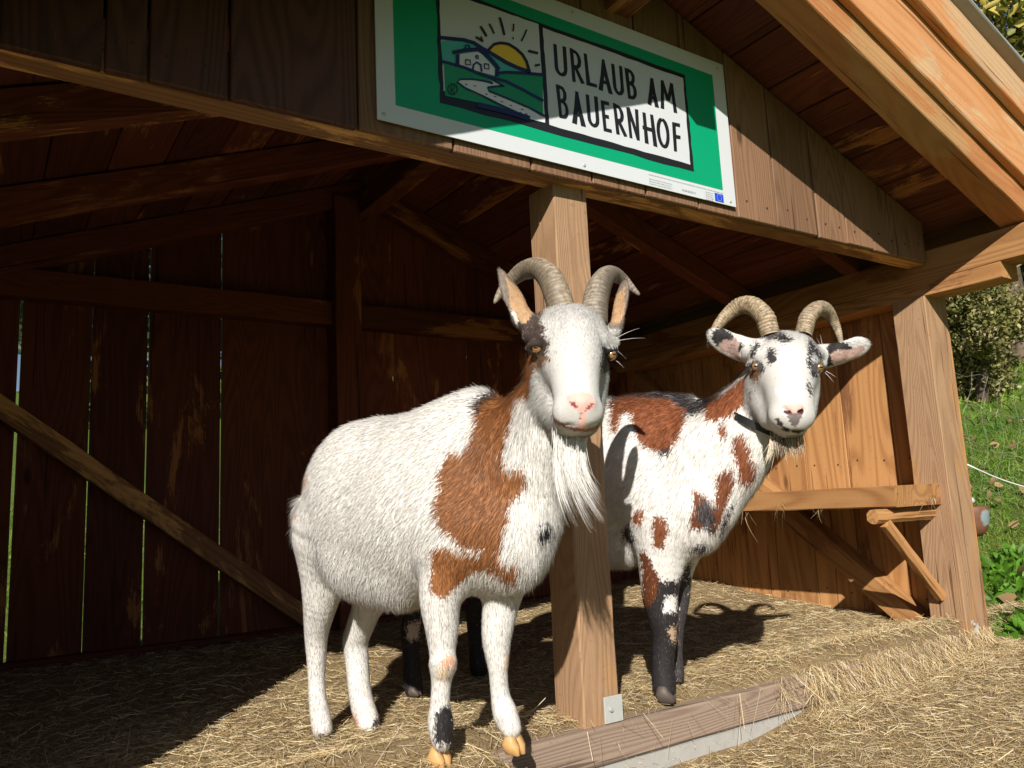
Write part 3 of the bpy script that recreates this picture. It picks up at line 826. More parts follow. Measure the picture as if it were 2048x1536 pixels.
# trees and bushes
MAT['bark'] = wood('bark', (.05, .035, .025), (.14, .10, .07), ring=12, knots=False)
def tree(name, label, cat, base, H, rad, n, cols, leaf, crown_lo=.25, seed=0, trunk=.12, vert=1.0):
    g = np.random.default_rng(seed)
    base = np.array(base, float)
    t = thing(name, label, cat, tuple(base))
    bm = bmesh.new()
    def limb(a, b, ra, rb, sg=4):
        a = Vector(a); b = Vector(b); ring = []
        z = (b-a).normalized(); x = z.orthogonal().normalized(); y = z.cross(x)
        for i in range(sg+1):
            s = i/sg; c = a.lerp(b, s)+x*g.normal(0, .02)*(b-a).length*(0 < i < sg)
            r_ = ra+(rb-ra)*s
            ring.append([bm.verts.new(c+x*r_*math.cos(q*1.0472)+y*r_*math.sin(q*1.0472)) for q in range(6)])
        for i in range(sg):
            for q in range(6): bm.faces.new((ring[i][q], ring[i][(q+1) % 6], ring[i+1][(q+1) % 6], ring[i+1][q]))
    limb(base-np.array([0, 0, .3]), base+np.array([0, 0, H*.85]), trunk, trunk*.25, 8)
    tips = []
    nb = 26
    for i in range(nb):
        h = H*(crown_lo+(.92-crown_lo)*i/nb)
        a = g.uniform(0, 6.28); hh = (h/H-crown_lo)/(1-crown_lo)
        rr = rad*math.sin(math.pi*min(.95, .22+.75*hh))*g.uniform(.7, 1.1)
        p = base+np.array([0, 0, h*.9]); e = p+np.array([math.cos(a)*rr, math.sin(a)*rr, rr*.45*vert])
        limb(p, e, trunk*.28, trunk*.06, 3); tips.append((p, e))
    bm_obj('trunk', bm, MAT['bark'], t, tuple(base), smooth=True)
    nc = n//24
    cc = []
    for i in range(nc):
        p, e = tips[g.integers(0, nb)]; s = g.uniform(.3, 1.15)
        cc.append(p+(e-p)*s+g.normal(0, rad*.13, 3))
    cc = np.array(cc)
    idx = np.repeat(np.arange(nc), 24)
    C = cc[idx]+g.normal(0, rad*.085, (len(idx), 3))
    k = len(C)
    cols = np.array(cols); cb = cols[g.integers(0, len(cols), nc)][idx]*g.uniform(.65, 1.35, (k, 1))
    D = g.normal(0, 1, (k, 3)); D[:, 2] += .3*vert
    me = leaves_mesh('crown', C, D, g.uniform(leaf*.6, leaf*1.3, k), g.uniform(leaf*.3, leaf*.7, k), cb)
    link('crown', me, MAT['leaf'], t)
def gz(x, y): return float(terrain(x, y))
olive = [(.26, .24, .08), (.32, .28, .11), (.20, .21, .06), (.36, .30, .14), (.15, .14, .05)]
deep = [(.03, .06, .02), (.045, .075, .025), (.025, .045, .02)]
gold = [(.50, .40, .08), (.26, .27, .05), (.58, .46, .12), (.14, .17, .04), (.20, .22, .05)]
for name, lab, cat, x, y, H, rad, n, cols, leaf, lo, vert in (
    ('bush', 'rounded olive-brown bush behind the corner post', 'bush', 10.2, 4.86, 1.75, .78, 22000, olive, .06, .05, 1.6),
    ('tree', 'dark green tree at the right edge behind the olive bush', 'tree', 18.5, 7.2, 3.3, 1.9, 9000, deep, .16, .1, 1),
    ('tree', 'autumn-gold tree showing blue sky above the roof edge', 'tree', 13.4, 5.75, 8.2, 3.4, 18000, gold, .17, .38, 1),
    ('tree', 'dark tree on the slope behind the shed, left of the others', 'tree', 1.5, 17, 5.5, 2.6, 4000, deep, .28, .15, 1),
    ('tree', 'second dark tree on the slope behind the shed', 'tree', 6.0, 20, 6, 2.8, 4000, deep, .3, .15, 1)):
    tree(name, lab, cat, (x, y, gz(x, y)), H, rad, n, cols, leaf, lo, seed=int(x*10), trunk=.06+H*.02, vert=vert)

# pale track crossing the slope, and a dark stone beside it
m = simple('track_gravel', (.36, .36, .37), .9, .2, noise_amt=.3, scale=4)
tx = np.linspace(9, 24, 24)
bm = bmesh.new(); pr = None
for x in tx:
    y = 7.6-(x-15)*.42
    a = bm.verts.new((x, y-.55, gz(x, y-.55)+.03)); b = bm.verts.new((x+.3, y+.55, gz(x+.3, y+.55)+.03))
    if pr: bm.faces.new((pr[0], a, b, pr[1]))
    pr = (a, b)
o = bm_obj('track', bm, m, None, (15, 7, gz(15, 7))); o['kind'] = 'structure'
bm = bmesh.new()
bmesh.ops.create_icosphere(bm, subdivisions=3, radius=.5)
for v in bm.verts:
    v.co *= 1+.12*math.sin(v.co.x*9+1)*math.cos(v.co.y*8+v.co.z*7)
    v.co.x *= 1.3; v.co.z *= .6
q = P(2052, 768, 14.0)
bmesh.ops.translate(bm, verts=bm.verts, vec=(q[0]+.25, q[1], q[2]))
o = bm_obj('boulder', bm, simple('dark_rock', (.05, .055, .07), .9, .2, noise_amt=.4, scale=8, bump=.5), None, tuple(q), smooth=True)
o['label'] = 'dark boulder beside the pale track at the far right'; o['category'] = 'boulder'

# wire mesh fence and white line
def tube(name, pts, r, mat, parent=None, sides=5):
    pts = [Vector(p) for p in pts]; bm = bmesh.new(); ring = []
    for i, p in enumerate(pts):
        z = (pts[min(i+1, len(pts)-1)]-pts[max(i-1, 0)]).normalized()
        x = z.orthogonal().normalized() if i == 0 else (xp - z*xp.dot(z)).normalized()
        xp = x; y = z.cross(x)
        rr = r[i] if hasattr(r, '__len__') else r
        ring.append([bm.verts.new(p+x*rr*math.cos(q*2*math.pi/sides)+y*rr*math.sin(q*2*math.pi/sides)) for q in range(sides)])
    for i in range(len(pts)-1):
        for q in range(sides): bm.faces.new((ring[i][q], ring[i][(q+1) % sides], ring[i+1][(q+1) % sides], ring[i+1][q]))
    bm.faces.new(ring[0][::-1]); bm.faces.new(ring[-1])
    return bm_obj(name, bm, mat, parent, tuple(pts[0]), smooth=True)
ln = [P(1934+(2100-1934)*t, 929+(985-929)*t, 3.95+.5*t)-np.array([0, 0, .02*math.sin(t*3.14)]) for t in np.linspace(0, 1, 8)]
o = tube('fence_line', ln, .004, MAT['rope']); o['label'] = 'taut white cord running from the corner post across the grass'; o['category'] = 'cord'
fence = thing('wire_fence', 'loose pale wire mesh fence standing in the grass right of the shed', 'fence', tuple(P(1950, 1000, 5.0)))
for i in range(6):
    t0 = .15+i*.32
    pts = []
    for j in range(9):
        t = j/8
        pts.append(P(1905+i*32+(8*math.sin(j*1.3+i)), 735+8*i+t*260, 5.0+.12*i)+np.array([0, 0, 0]))
    tube('wire', pts, .0008, MAT['wire'], fence)
for k, yy_ in enumerate((742, 800, 870, 950)):
    tube('wire', [P(1900+i*30, yy_+i*(6+2*k)+6*math.sin(i*2.1+k), 5.0+.1*i) for i in range(7)], .0008, MAT['wire'], fence)

# rusty drinking bowl on the outside of the corner post
bwl = thing('water_bowl', 'rusty animal drinking bowl with a pale patch, outside the corner post', 'drinking bowl', (3.655, 1.86, .44))
m = NT('rusty_enamel')
tc = m.n('ShaderNodeTexCoord').outputs['Object']
nz = m.noise(tc, 30, 6, .7); n2 = m.noise(tc, 9, 2)
c = m.mix(nz, (.19, .085, .04), (.10, .045, .025))
vo = m.n('ShaderNodeVectorMath', operation='DISTANCE', inp={0: tc, 1: (-.005, -.062, .0)}).outputs['Value']
c = m.mix(m.ramp(m.math('ADD', vo, m.math('MULTIPLY', nz, .045)), .062, .050), c, (.20, .25, .26))
mb = m.bsdf(c, .6, .4, nz, .5, .002)
bm = bmesh.new()
prof = [(.0, -.085), (.030, -.08), (.052, -.06), (.064, -.03), (.068, .01), (.070, .045), (.066, .05), (.060, .045), (.055, .0), (.035, -.05), (.0, -.06)]
bmv = []
for r_, z_ in prof:
    bmv.append([bm.verts.new((r_*math.cos(a)*1.0, r_*math.sin(a), z_)) for a in np.linspace(0, 2*math.pi, 25)[:-1]])
for i in range(len(prof)-1):
    for q in range(24): bm.faces.new((bmv[i][q], bmv[i][(q+1) % 24], bmv[i+1][(q+1) % 24], bmv[i+1][q]))
bmesh.ops.remove_doubles(bm, verts=bm.verts, dist=.0005)
bmesh.ops.translate(bm, verts=bm.verts, vec=(3.655, 1.86, .44))
bm_obj('bowl', bm, mb, bwl, (3.655, 1.86, .44), smooth=True)
bm = bmesh.new()
bmesh.ops.create_cube(bm, size=1); bmesh.ops.scale(bm, verts=bm.verts, vec=(.03, .06, .13)); bmesh.ops.translate(bm, verts=bm.verts, vec=(3.59, 1.87, .50))
bmesh.ops.bevel(bm, geom=list(bm.edges), offset=.008, segments=2, affect='EDGES')
bm_obj('back_plate', bm, mb, bwl, (3.59, 1.87, .50))
bm = bmesh.new()
bmesh.ops.create_uvsphere(bm, u_segments=12, v_segments=8, radius=.014); bmesh.ops.translate(bm, verts=bm.verts, vec=(3.61, 1.83, .515))
bm_obj('bolt', bm, MAT['steel'], bwl, (3.61, 1.83, .515), smooth=True)

# ------------------------------------------------------------------ goats: one implicit surface per body
def cam2w(v):            # (right, up, toward camera) -> world
    return v[0]*CR+v[1]*CU-v[2]*CW
def nrmz(v): v = np.asarray(v, float); return v/np.linalg.norm(v)

class Body:
    def __init__(s, h=.0042):
        s.h = h; s.pr = []
    def ball(s, p, r, k=.03, **kw): s.cone([(*p, r)], k, **kw)
    def cone(s, pts, k=.03, **kw):
        """chain of (px, py, depth, radius in px)"""
        Q = [(P(x, y, d), r*d/F) for x, y, d, r in pts]
        if len(Q) == 1: Q = Q*2
        if len(Q) > 2:
            A = np.array([(*p, r) for p, r in Q]); m_ = len(A); t = np.linspace(0, m_-1, (m_-1)*5+1)
            i = np.clip(np.floor(t).astype(int), 0, m_-2); f = (t-i)[:, None]
            a, b, c, d = (A[np.clip(i+k_, 0, m_-1)] for k_ in (-1, 0, 1, 2))
            A = .5*((2*b)+(-a+c)*f+(2*a-5*b+4*c-d)*f*f+(-a+3*b-3*c+d)*f**3)
            Q = [(q[:3], q[3]) for q in A]
        s.pr.append(dict(t='c', segs=[(a, b, ra, rb) for (a, ra), (b, rb) in zip(Q[:-1], Q[1:])], k=k, **kw))
    def ell(s, p, rad, ax, k=.03, **kw):
        """ellipsoid: centre (px,py,depth), radii in metres along the rows of ax"""
        s.pr.append(dict(t='e', a=P(*p), r=np.array(rad, float), ax=np.array(ax, float), k=k, **kw))
    def dist(s, q, X):
        if q['t'] == 'c':
            out = None
            for a, b, ra, rb in q['segs']:
                ba = b-a; L2 = ba@ba+1e-12
                pa = X-a
                t = np.clip((pa@ba)/L2, 0, 1)
                d = pa - t[..., None]*ba
                e = np.sqrt((d*d).sum(-1)) - (ra+(rb-ra)*t)
                out = e if out is None else np.minimum(out, e)
            return out
        l = (X-q['a'])@q['ax'].T
        k0 = np.sqrt(((l/q['r'])**2).sum(-1)); k1 = np.sqrt(((l/q['r']**2)**2).sum(-1))+1e-9
        return k0*(k0-1)/k1
    def bounds(s, q):
        if q['t'] == 'c':
            m = max(max(g_[2], g_[3]) for g_ in q['segs'])
            A_ = np.array([g_[0] for g_ in q['segs']]+[g_[1] for g_ in q['segs']])
            return A_.min(0)-m, A_.max(0)+m
        e = np.sqrt(((q['ax']*q['r'][:, None])**2).sum(0))
        return q['a']-e, q['a']+e
    def mesh(s):
        add = [q for q in s.pr if not q.get('cut')]
        lo = np.min([s.bounds(q)[0] for q in add], 0)-.03; hi = np.max([s.bounds(q)[1] for q in add], 0)+.03
        n = np.ceil((hi-lo)/s.h).astype(int)+1
        D = np.full(n, .06, np.float32)
        ax = [lo[i]+np.arange(n[i])*s.h for i in range(3)]
        for q in s.pr:
            a, b = s.bounds(q); m = q['k']+2*s.h
            i0 = np.clip(np.floor((a-m-lo)/s.h).astype(int), 0, n); i1 = np.clip(np.ceil((b+m-lo)/s.h).astype(int)+1, 0, n)
            if (i1 <= i0).any(): continue
            sl = tuple(slice(i0[j], i1[j]) for j in range(3))
            X = np.stack(np.meshgrid(*[ax[j][sl[j]] for j in range(3)], indexing='ij'), -1)
            d = s.dist(q, X).astype(np.float32); c = D[sl]; k = max(q['k'], 1e-4)
            if q.get('cut'):
                h = np.clip(.5-.5*(c+d)/k, 0, 1)
                D[sl] = c*(1-h)+(-d)*h + k*h*(1-h)
            else:
                h = np.clip(.5+.5*(c-d)/k, 0, 1)
                D[sl] = c*(1-h)+d*h - k*h*(1-h)
        S = D < 0
        cn = [D[:-1, :-1, :-1], D[1:, :-1, :-1], D[:-1, 1:, :-1], D[1:, 1:, :-1], D[:-1, :-1, 1:], D[1:, :-1, 1:], D[:-1, 1:, 1:], D[1:, 1:, 1:]]
        sc = sum((c < 0).astype(np.int8) for c in cn)
        act = (sc > 0) & (sc < 8)
        I = np.argwhere(act)
        vals = np.stack([c[act] for c in cn], 1)
        offs = np.array([(i & 1, i >> 1 & 1, i >> 2 & 1) for i in range(8)], float)
        acc = np.zeros((len(I), 3)); cnt = np.zeros(len(I))
        for i in range(8):
            for bit in (1, 2, 4):
                j = i | bit
                if j == i: continue
                a = vals[:, i]; b = vals[:, j]
                m = (a < 0) != (b < 0)
                t = np.where(m, a/np.where(m, a-b, 1), 0)
                acc += m[:, None]*(offs[i]+(offs[j]-offs[i])*t[:, None]); cnt += m
        V = lo+(I+acc/cnt[:, None])*s.h
        idx = np.full(act.shape, -1, np.int64); idx[act] = np.arange(len(I))
        Fq = []
        for a_ in range(3):
            b_, c_ = (a_+1) % 3, (a_+2) % 3
            s0 = [slice(None)]*3; s1 = [slice(None)]*3
            s0[a_] = slice(0, -1); s1[a_] = slice(1, None)
            e = S[tuple(s0)] != S[tuple(s1)]
            E = np.argwhere(e)
            ok = (E[:, b_] > 0) & (E[:, c_] > 0) & (E[:, b_] < n[b_]-1) & (E[:, c_] < n[c_]-1)
            E = E[ok]
            def at(db, dc):
                q = E.copy(); q[:, b_] -= db; q[:, c_] -= dc
                return idx[q[:, 0], q[:, 1], q[:, 2]]
            f = np.stack([at(1, 1), at(0, 1), at(0, 0), at(1, 0)], 1)
            fl = ~S[E[:, 0], E[:, 1], E[:, 2]]
            f[fl] = f[fl][:, ::-1]
            Fq.append(f)
        Fq = np.concatenate(Fq)
        Fq = Fq[(Fq >= 0).all(1)]
        # light smoothing
        ed = np.concatenate([Fq[:, [0, 1]], Fq[:, [1, 2]], Fq[:, [2, 3]], Fq[:, [3, 0]]])
        for it in range(4):
            A = np.zeros_like(V); N = np.zeros(len(V))
            for k in range(3):
                A[:, k] = np.bincount(ed[:, 0], V[ed[:, 1], k], len(V))+np.bincount(ed[:, 1], V[ed[:, 0], k], len(V))
            N = np.bincount(ed[:, 0], minlength=len(V))+np.bincount(ed[:, 1], minlength=len(V))
            V = V*.5+.5*A/np.maximum(N, 1)[:, None]
        s.ed = ed
        return V, Fq
    def fields(s, V):
        """comb direction, fur length and region of every vertex, blended from the nearest shapes"""
        add = [q for q in s.pr if not q.get('cut') and 'comb' in q]
        Wt = np.zeros(len(V)); C = np.zeros((len(V), 3)); L = np.zeros(len(V)); best = np.full(len(V), 1e9); reg = np.zeros(len(V), int)
        regs = ['body', 'head', 'neck', 'leg', 'ear']
        for q in add:
            d = np.clip(s.dist(q, V), -.02, .3)
            w_ = np.exp(-(d+.02)/.012)
            Wt += w_; C += w_[:, None]*nrmz(q['comb']); L += w_*q['fur']
            m = d < best; best[m] = d[m]; reg[m] = regs.index(q['g'])
        C = C/Wt[:, None]; L = L/Wt
        e0, e1 = s.ed[:, 0], s.ed[:, 1]
        nb = np.bincount(e0, minlength=len(V))+np.bincount(e1, minlength=len(V)); nb = np.maximum(nb, 1)
        bare = L < .0012
        for it in range(26):
            A = L[:, None] if False else None
            L = .5*L+.5*(np.bincount(e0, L[e1], len(V))+np.bincount(e1, L[e0], len(V)))/nb
            for k in range(3): C[:, k] = .5*C[:, k]+.5*(np.bincount(e0, C[e1, k], len(V))+np.bincount(e1, C[e0, k], len(V)))/nb
        L[bare] = .0004
        return C, L, reg

def inpoly(pts, poly):
    poly = np.asarray(poly, float); x, y = pts[:, 0], pts[:, 1]
    c = np.zeros(len(pts), bool); n = len(poly); j = n-1
    for i in range(n):
        xi, yi = poly[i]; xj, yj = poly[j]
        m = (yi > y) != (yj > y)
        c ^= m & (x < (xj-xi)*(y-yi)/((yj-yi) if yj != yi else 1e-9)+xi)
        j = i
    return c
def vnormals(V, Fq):
    n = np.cross(V[Fq[:, 2]]-V[Fq[:, 0]], V[Fq[:, 3]]-V[Fq[:, 1]])
    N = np.zeros_like(V)
    for k in range(3):
        for j in range(4): N[:, k] += np.bincount(Fq[:, j], n[:, k], len(V))
    return N/(np.linalg.norm(N, axis=1)[:, None]+1e-12)

WHITE = np.array([.76, .74, .71]); BROWN = np.array([.275, .112, .040]); BLACK = np.array([.018, .016, .017])
def fur_mat(name):
    m = NT(name)
    at = m.n('ShaderNodeAttribute', attribute_name='col').outputs['Color']
    nr = m.n('ShaderNodeAttribute', attribute_name='nrm').outputs['Vector']
    ge = m.n('ShaderNodeNewGeometry').outputs['Normal']
    mixn = m.n('ShaderNodeVectorMath', operation='MULTIPLY_ADD', inp={0: nr, 1: (2.8, 2.8, 2.8), 2: ge}).outputs[0]
    nn = m.n('ShaderNodeVectorMath', operation='NORMALIZE', inp={0: mixn}).outputs[0]
    m.bsdf(at, .55, .25, Normal=nn)
    tr = m.n('ShaderNodeBsdfTranslucent', inp={'Color': at, 'Normal': nn})
    ms = m.n('ShaderNodeMixShader', inp={0: .30, 1: m.b.outputs[0], 2: tr.outputs[0]})
    m.t.links.new(ms.outputs[0], m.out.inputs[0])
    return m.m
MAT['fur'] = fur_mat('fur')
m = NT('goat_skin')
at = m.n('ShaderNodeAttribute', attribute_name='col').outputs['Color']
tc = m.n('ShaderNodeTexCoord').outputs['Object']
nz = m.noise(tc, 260, 3, .6)
MAT['skin'] = m.bsdf(at, .6, .2, nz, .35, .002)
m = NT('horn')
tc = m.n('ShaderNodeTexCoord').outputs['Object']
at = m.n('ShaderNodeAttribute', attribute_name='col').outputs['Color']
nz = m.noise(tc, 90, 5, .65)
hc = m.mix(m.ramp(nz, .35, .75), at, (.10, .075, .055))
MAT['horn'] = m.bsdf(hc, .55, .4, nz, .6, .0015)
MAT['hoof'] = simple('hoof_horn', (.62, .36, .14), .5, .4, noise_amt=.5, scale=60, bump=.3)
MAT['hoof_dark'] = simple('dark_hoof_horn', (.09, .07, .06), .55, .4, noise_amt=.3, scale=60, bump=.3)
MAT['nostril'] = simple('nostril', (.10, .02, .02), .5, .4)
def eye_mat(name):
    m = NT(name)
    tc = m.n('ShaderNodeTexCoord').outputs['Object']
    sp_ = m.n('ShaderNodeSeparateXYZ', inp={0: tc})
    x, y = sp_.outputs[0], sp_.outputs[1]
    r = m.math('SQRT', m.math('ADD', m.math('MULTIPLY', x, x), m.math('MULTIPLY', y, y)))
    rx = m.math('DIVIDE', x, .0062); ry = m.math('DIVIDE', y, .0022)
    pu = m.math('ADD', m.math('MULTIPLY', rx, rx), m.math('MULTIPLY', ry, ry))
    c = m.mix(m.ramp(r, .0095, .0115), (.27, .14, .05), (.03, .02, .015))
    c = m.mix(m.ramp(pu, 1.3, .8), c, (.008, .007, .006))
    return m.bsdf(c, .12, .6, Coat_Weight=.6)
MAT['eye'] = eye_mat('goat_eye')

def build_goat(root, B, polys, dens, seed, base_col=WHITE):
    g = np.random.default_rng(seed)
    V, Fq = B.mesh()
    Nn = vnormals(V, Fq)
    comb, flen, reg = B.fields(V)
    regs = ['body', 'head', 'neck', 'leg', 'ear']
    def colour(Pw, N_, rg, jit):
        px_, _ = topx(Pw)
        j = g.normal(0, 1, px_.shape)*jit
        crisp = px_; px_ = px_+j
        facing = (N_*(CC-Pw)).sum(1) > -.35*np.linalg.norm(CC-Pw, axis=1)
        C = np.tile(base_col, (len(Pw), 1))
        C[np.isin(rg, [1, 4])] *= .735  # head and ear coat colour darkened to temper the sunlit face
        C[rg == 3] *= .88
        for pts, col, gr in polys:
            ok = np.ones(len(Pw), bool)
            if gr is not None:
                ok = np.isin(rg, [regs.index(k) for k in gr])
            pts = np.asarray(pts, float)
            lo, hi = pts.min(0), pts.max(0)
            pj = px_
            if gr in (('head',), ('ear',)): pj = crisp+j*.25
            ok &= (pj > lo).all(1) & (pj < hi).all(1) & facing
            ii = np.where(ok)[0]
            if len(ii):
                ins = inpoly(pj[ii], pts)
                C[ii[ins]] = col
        return C
    C = colour(V, Nn, reg, 3.0)
    me = np_mesh('body', V-np.array(root.location), Fq.ravel(), np.full(len(Fq), 4), True)
    set_col(me, C)
    body = link('body', me, MAT['skin'])
    body.location = root.location
    body.parent = root; body.matrix_parent_inverse = Matrix.Translation(-root.location)
    # fur
    Av = .5*np.linalg.norm(np.cross(V[Fq[:, 2]]-V[Fq[:, 0]], V[Fq[:, 3]]-V[Fq[:, 1]]), axis=1)
    fc = V[Fq].mean(1); fn = Nn[Fq].mean(1); fr_ = reg[Fq[:, 0]]
    vdir = CC-fc; vdir /= np.linalg.norm(vdir, axis=1)[:, None]
    face = (fn*vdir).sum(1)
    wgt = Av*np.where(face > -.25, 1.0, .4)*np.where(fr_ == 1, 3.6, np.where(fr_ == 3, 1.5, np.where(fr_ == 4, 4.0, 1.0)))
    wgt[flen[Fq[:, 0]] < .0006] = 0
    n = int(dens)
    fi = g.choice(len(Fq), n, p=wgt/wgt.sum())
    u, v = g.random(n), g.random(n)
    q = Fq[fi]
    bl = [(1-u)*(1-v), u*(1-v), u*v, (1-u)*v]
    interp = lambda A: sum((b[:, None] if A.ndim > 1 else b)*A[q[:, k]] for k, b in enumerate(bl))
    p = interp(V); nn = interp(Nn); nn /= np.linalg.norm(nn, axis=1)[:, None]
    cb = interp(comb); L = interp(flen)*g.uniform(.6, 1.25, n)
    cl = colour(p, nn, reg[q[:, 0]], np.where(reg[q[:, 0]] == 1, 2.0, 4.0)[:, None])
    rr = reg[q[:, 0]]
    sw = (g.random(n) < .03) & (rr != 1) & (rr != 3)
    cl[sw] = cl[sw]*.6+base_col*.22
    low = (rr == 3)[:, None]*np.clip((.11-p[:, 2:3])/.10, 0, 1)*g.random((n, 1))
    cl = cl*(1-low*np.array([.25, .36, .52]))
    # tufts: neighbouring hairs lean together
    tuft = np.sin(p*95.0@np.array([[1, .3, .2], [.2, 1, .4], [.3, .1, 1]])+seed)*.11
    cb = cb+tuft*np.clip((L-.014)/.012, 0, 1)[:, None]
    ct = cb-nn*(cb*nn).sum(1)[:, None]; ct /= np.linalg.norm(ct, axis=1)[:, None]+1e-6
    lift = g.uniform(.08, .32, n)[:, None]
    d1 = ct+nn*lift+g.normal(0, .16, (n, 3)); d1 /= np.linalg.norm(d1, axis=1)[:, None]
    d2 = d1+ct*.5-nn*.12+np.array([0, 0, -.15])+g.normal(0, .16, (n, 3)); d2 /= np.linalg.norm(d2, axis=1)[:, None]
    wd = np.cross(nn, d1); wd /= np.linalg.norm(wd, axis=1)[:, None]+1e-9
    w_ = g.uniform(.0008, .0014, n)[:, None]*np.clip(L/.016, .62, 1.15)[:, None]
    p0 = p-nn*.0015; p1 = p0+d1*(L*.5)[:, None]; p2 = p1+d2*(L*.5)[:, None]
    VV = np.stack([p0-wd*w_/2, p0+wd*w_/2, p1-wd*w_*.42, p1+wd*w_*.42, p2], 1).reshape(-1, 3)
    base = np.arange(n)[:, None]*5
    Fh = np.concatenate([base+0, base+1, base+3, base+2, base+2, base+3, base+4], 1).ravel()
    me = np_mesh('fur', VV-np.array(root.location), Fh, np.tile([4, 3], n))
    dirt = 1-.05*np.clip(np.sin(p[:, 2]*31+p[:, 0]*17)+np.sin(p[:, 1]*23-p[:, 0]*29), 0, 2)[:, None]*g.random((n, 1))
    hv = np.where(L < .013, .20, .08)[:, None]; dk = (cl.max(1) < .12)[:, None]; cl = np.where(dk, cl*np.exp(g.normal(.45, .9, (n, 1))), cl)
    hc_ = cl*(1-hv*.6+hv*g.uniform(-1, 1, (n, 1)))*dirt
    set_col(me, np.clip(np.repeat(hc_, 5, axis=0), 0, .86))
    nj = nn+g.normal(0, 1, (n, 3))*np.where(L < .018, .24, .13)[:, None]; nj /= np.linalg.norm(nj, axis=1)[:, None]
    set_vec(me, np.repeat(nj, 5, axis=0), 'nrm')
    fur = link('fur', me, MAT['fur'])
    fur.location = root.location; fur.parent = root; fur.matrix_parent_inverse = Matrix.Translation(-root.location)
    fur['kind'] = 'stuff'
    vx, vd = topx(V)
    def surf(x, y, r=5):
        m = ((vx-np.array([x, y]))**2).sum(1) < r*r
        return np.percentile(vd[m], 10) if m.any() else None
    return surf

def horn(root, pts, name='horn', c0=(.30, .22, .14), c1=(.50, .40, .27), ridges=46, flat=.8, amp=.05, tone=0):
    """(px, py, depth, radius px) along the horn"""
    Q = np.array([P(x, y, d) for x, y, d, r in pts]); R_ = np.array([r*d/F for x, y, d, r in pts])
    n = 110
    t = np.linspace(0, len(Q)-1, n)
    def cr(A, t):
        i = np.clip(np.floor(t).astype(int), 0, len(A)-2); f = t-i
        g_ = lambda k: A[np.clip(i+k, 0, len(A)-1)]
        f = f[:, None] if A.ndim > 1 else f
        a, b, c, d = g_(-1), g_(0), g_(1), g_(2)
        return .5*((2*b)+(-a+c)*f+(2*a-5*b+4*c-d)*f*f+(-a+3*b-3*c+d)*f**3)
    C = cr(Q, t); R = np.clip(cr(R_, t), .0015, None)
    s = np.concatenate([[0], np.cumsum(np.linalg.norm(np.diff(C, axis=0), axis=1))]); s /= s[-1]
    R = R*(1+amp*np.sin(s*ridges*2*math.pi+.8*np.sin(s*31))*(1-s**2))
    T_ = np.gradient(C, axis=0); T_ /= np.linalg.norm(T_, axis=1)[:, None]
    x = np.cross(T_[0], CW); x /= np.linalg.norm(x)
    sides = 18; V = []
    for i in range(n):
        x = x-T_[i]*(x@T_[i]); x /= np.linalg.norm(x); y = np.cross(T_[i], x)
        for q in range(sides):
            a = 2*math.pi*q/sides
            rr = R[i]*(1+.03*math.sin(a*3+s[i]*9))
            V.append(C[i]+x*rr*math.cos(a)+y*rr*math.sin(a)*(1.15))
    V = np.array(V); Fh = []
    for i in range(n-1):
        for q in range(sides): Fh.append((i*sides+q, i*sides+(q+1) % sides, (i+1)*sides+(q+1) % sides, (i+1)*sides+q))
    V = np.vstack([V, C[-1:]+T_[-1:]*.003]); tip = len(V)-1
    flatF = [k for f in Fh for k in f]; tot = [4]*len(Fh)
    for q in range(sides): flatF += [(n-1)*sides+q, (n-1)*sides+(q+1) % sides, tip]; tot.append(3)
    org = C[0]
    me = np_mesh(name, V-org, np.array(flatF), tot, True)
    sv = np.append(np.repeat(s, sides), 1)[:, None]
    rg = (.5+.5*np.sin(sv*ridges*2*math.pi+.8*np.sin(sv*31)))
    qa = np.append(np.tile(np.arange(sides)*2*math.pi/sides, n), 0)[:, None]
    tn = 1-.5*abs(tone)*np.clip(.5+1.2*np.cos(qa-(0 if tone > 0 else math.pi)), 0, 1)*(sv < .8)
    set_col(me, tn*(np.array(c0)*(1-rg)+np.array(c1)*rg)*(1-.25*(sv > .9)))
    o = link(name, me, MAT['horn']); o.location = org
    o.parent = root; o.matrix_parent_inverse = Matrix.Translation(-root.location)
    return o

def eyeball(root, px_, py_, d, r, look):
    z = nrmz(cam2w(look)); x = nrmz(np.cross(CU, z)); y = np.cross(z, x)
    me = bpy.data.meshes.new('eye'); bm = bmesh.new()
    bmesh.ops.create_uvsphere(bm, u_segments=24, v_segments=16, radius=r*d/F)
    for f in bm.faces: f.smooth = True
    bm.to_mesh(me); bm.free()
    o = link('eye', me, MAT['eye']); c = P(px_, py_, d)
    o.parent = root; o.matrix_parent_inverse = Matrix.Translation(-root.location)
    o.matrix_basis = Matrix(((x[0], y[0], z[0], c[0]), (x[1], y[1], z[1], c[1]), (x[2], y[2], z[2], c[2]), (0, 0, 0, 1)))
    return o

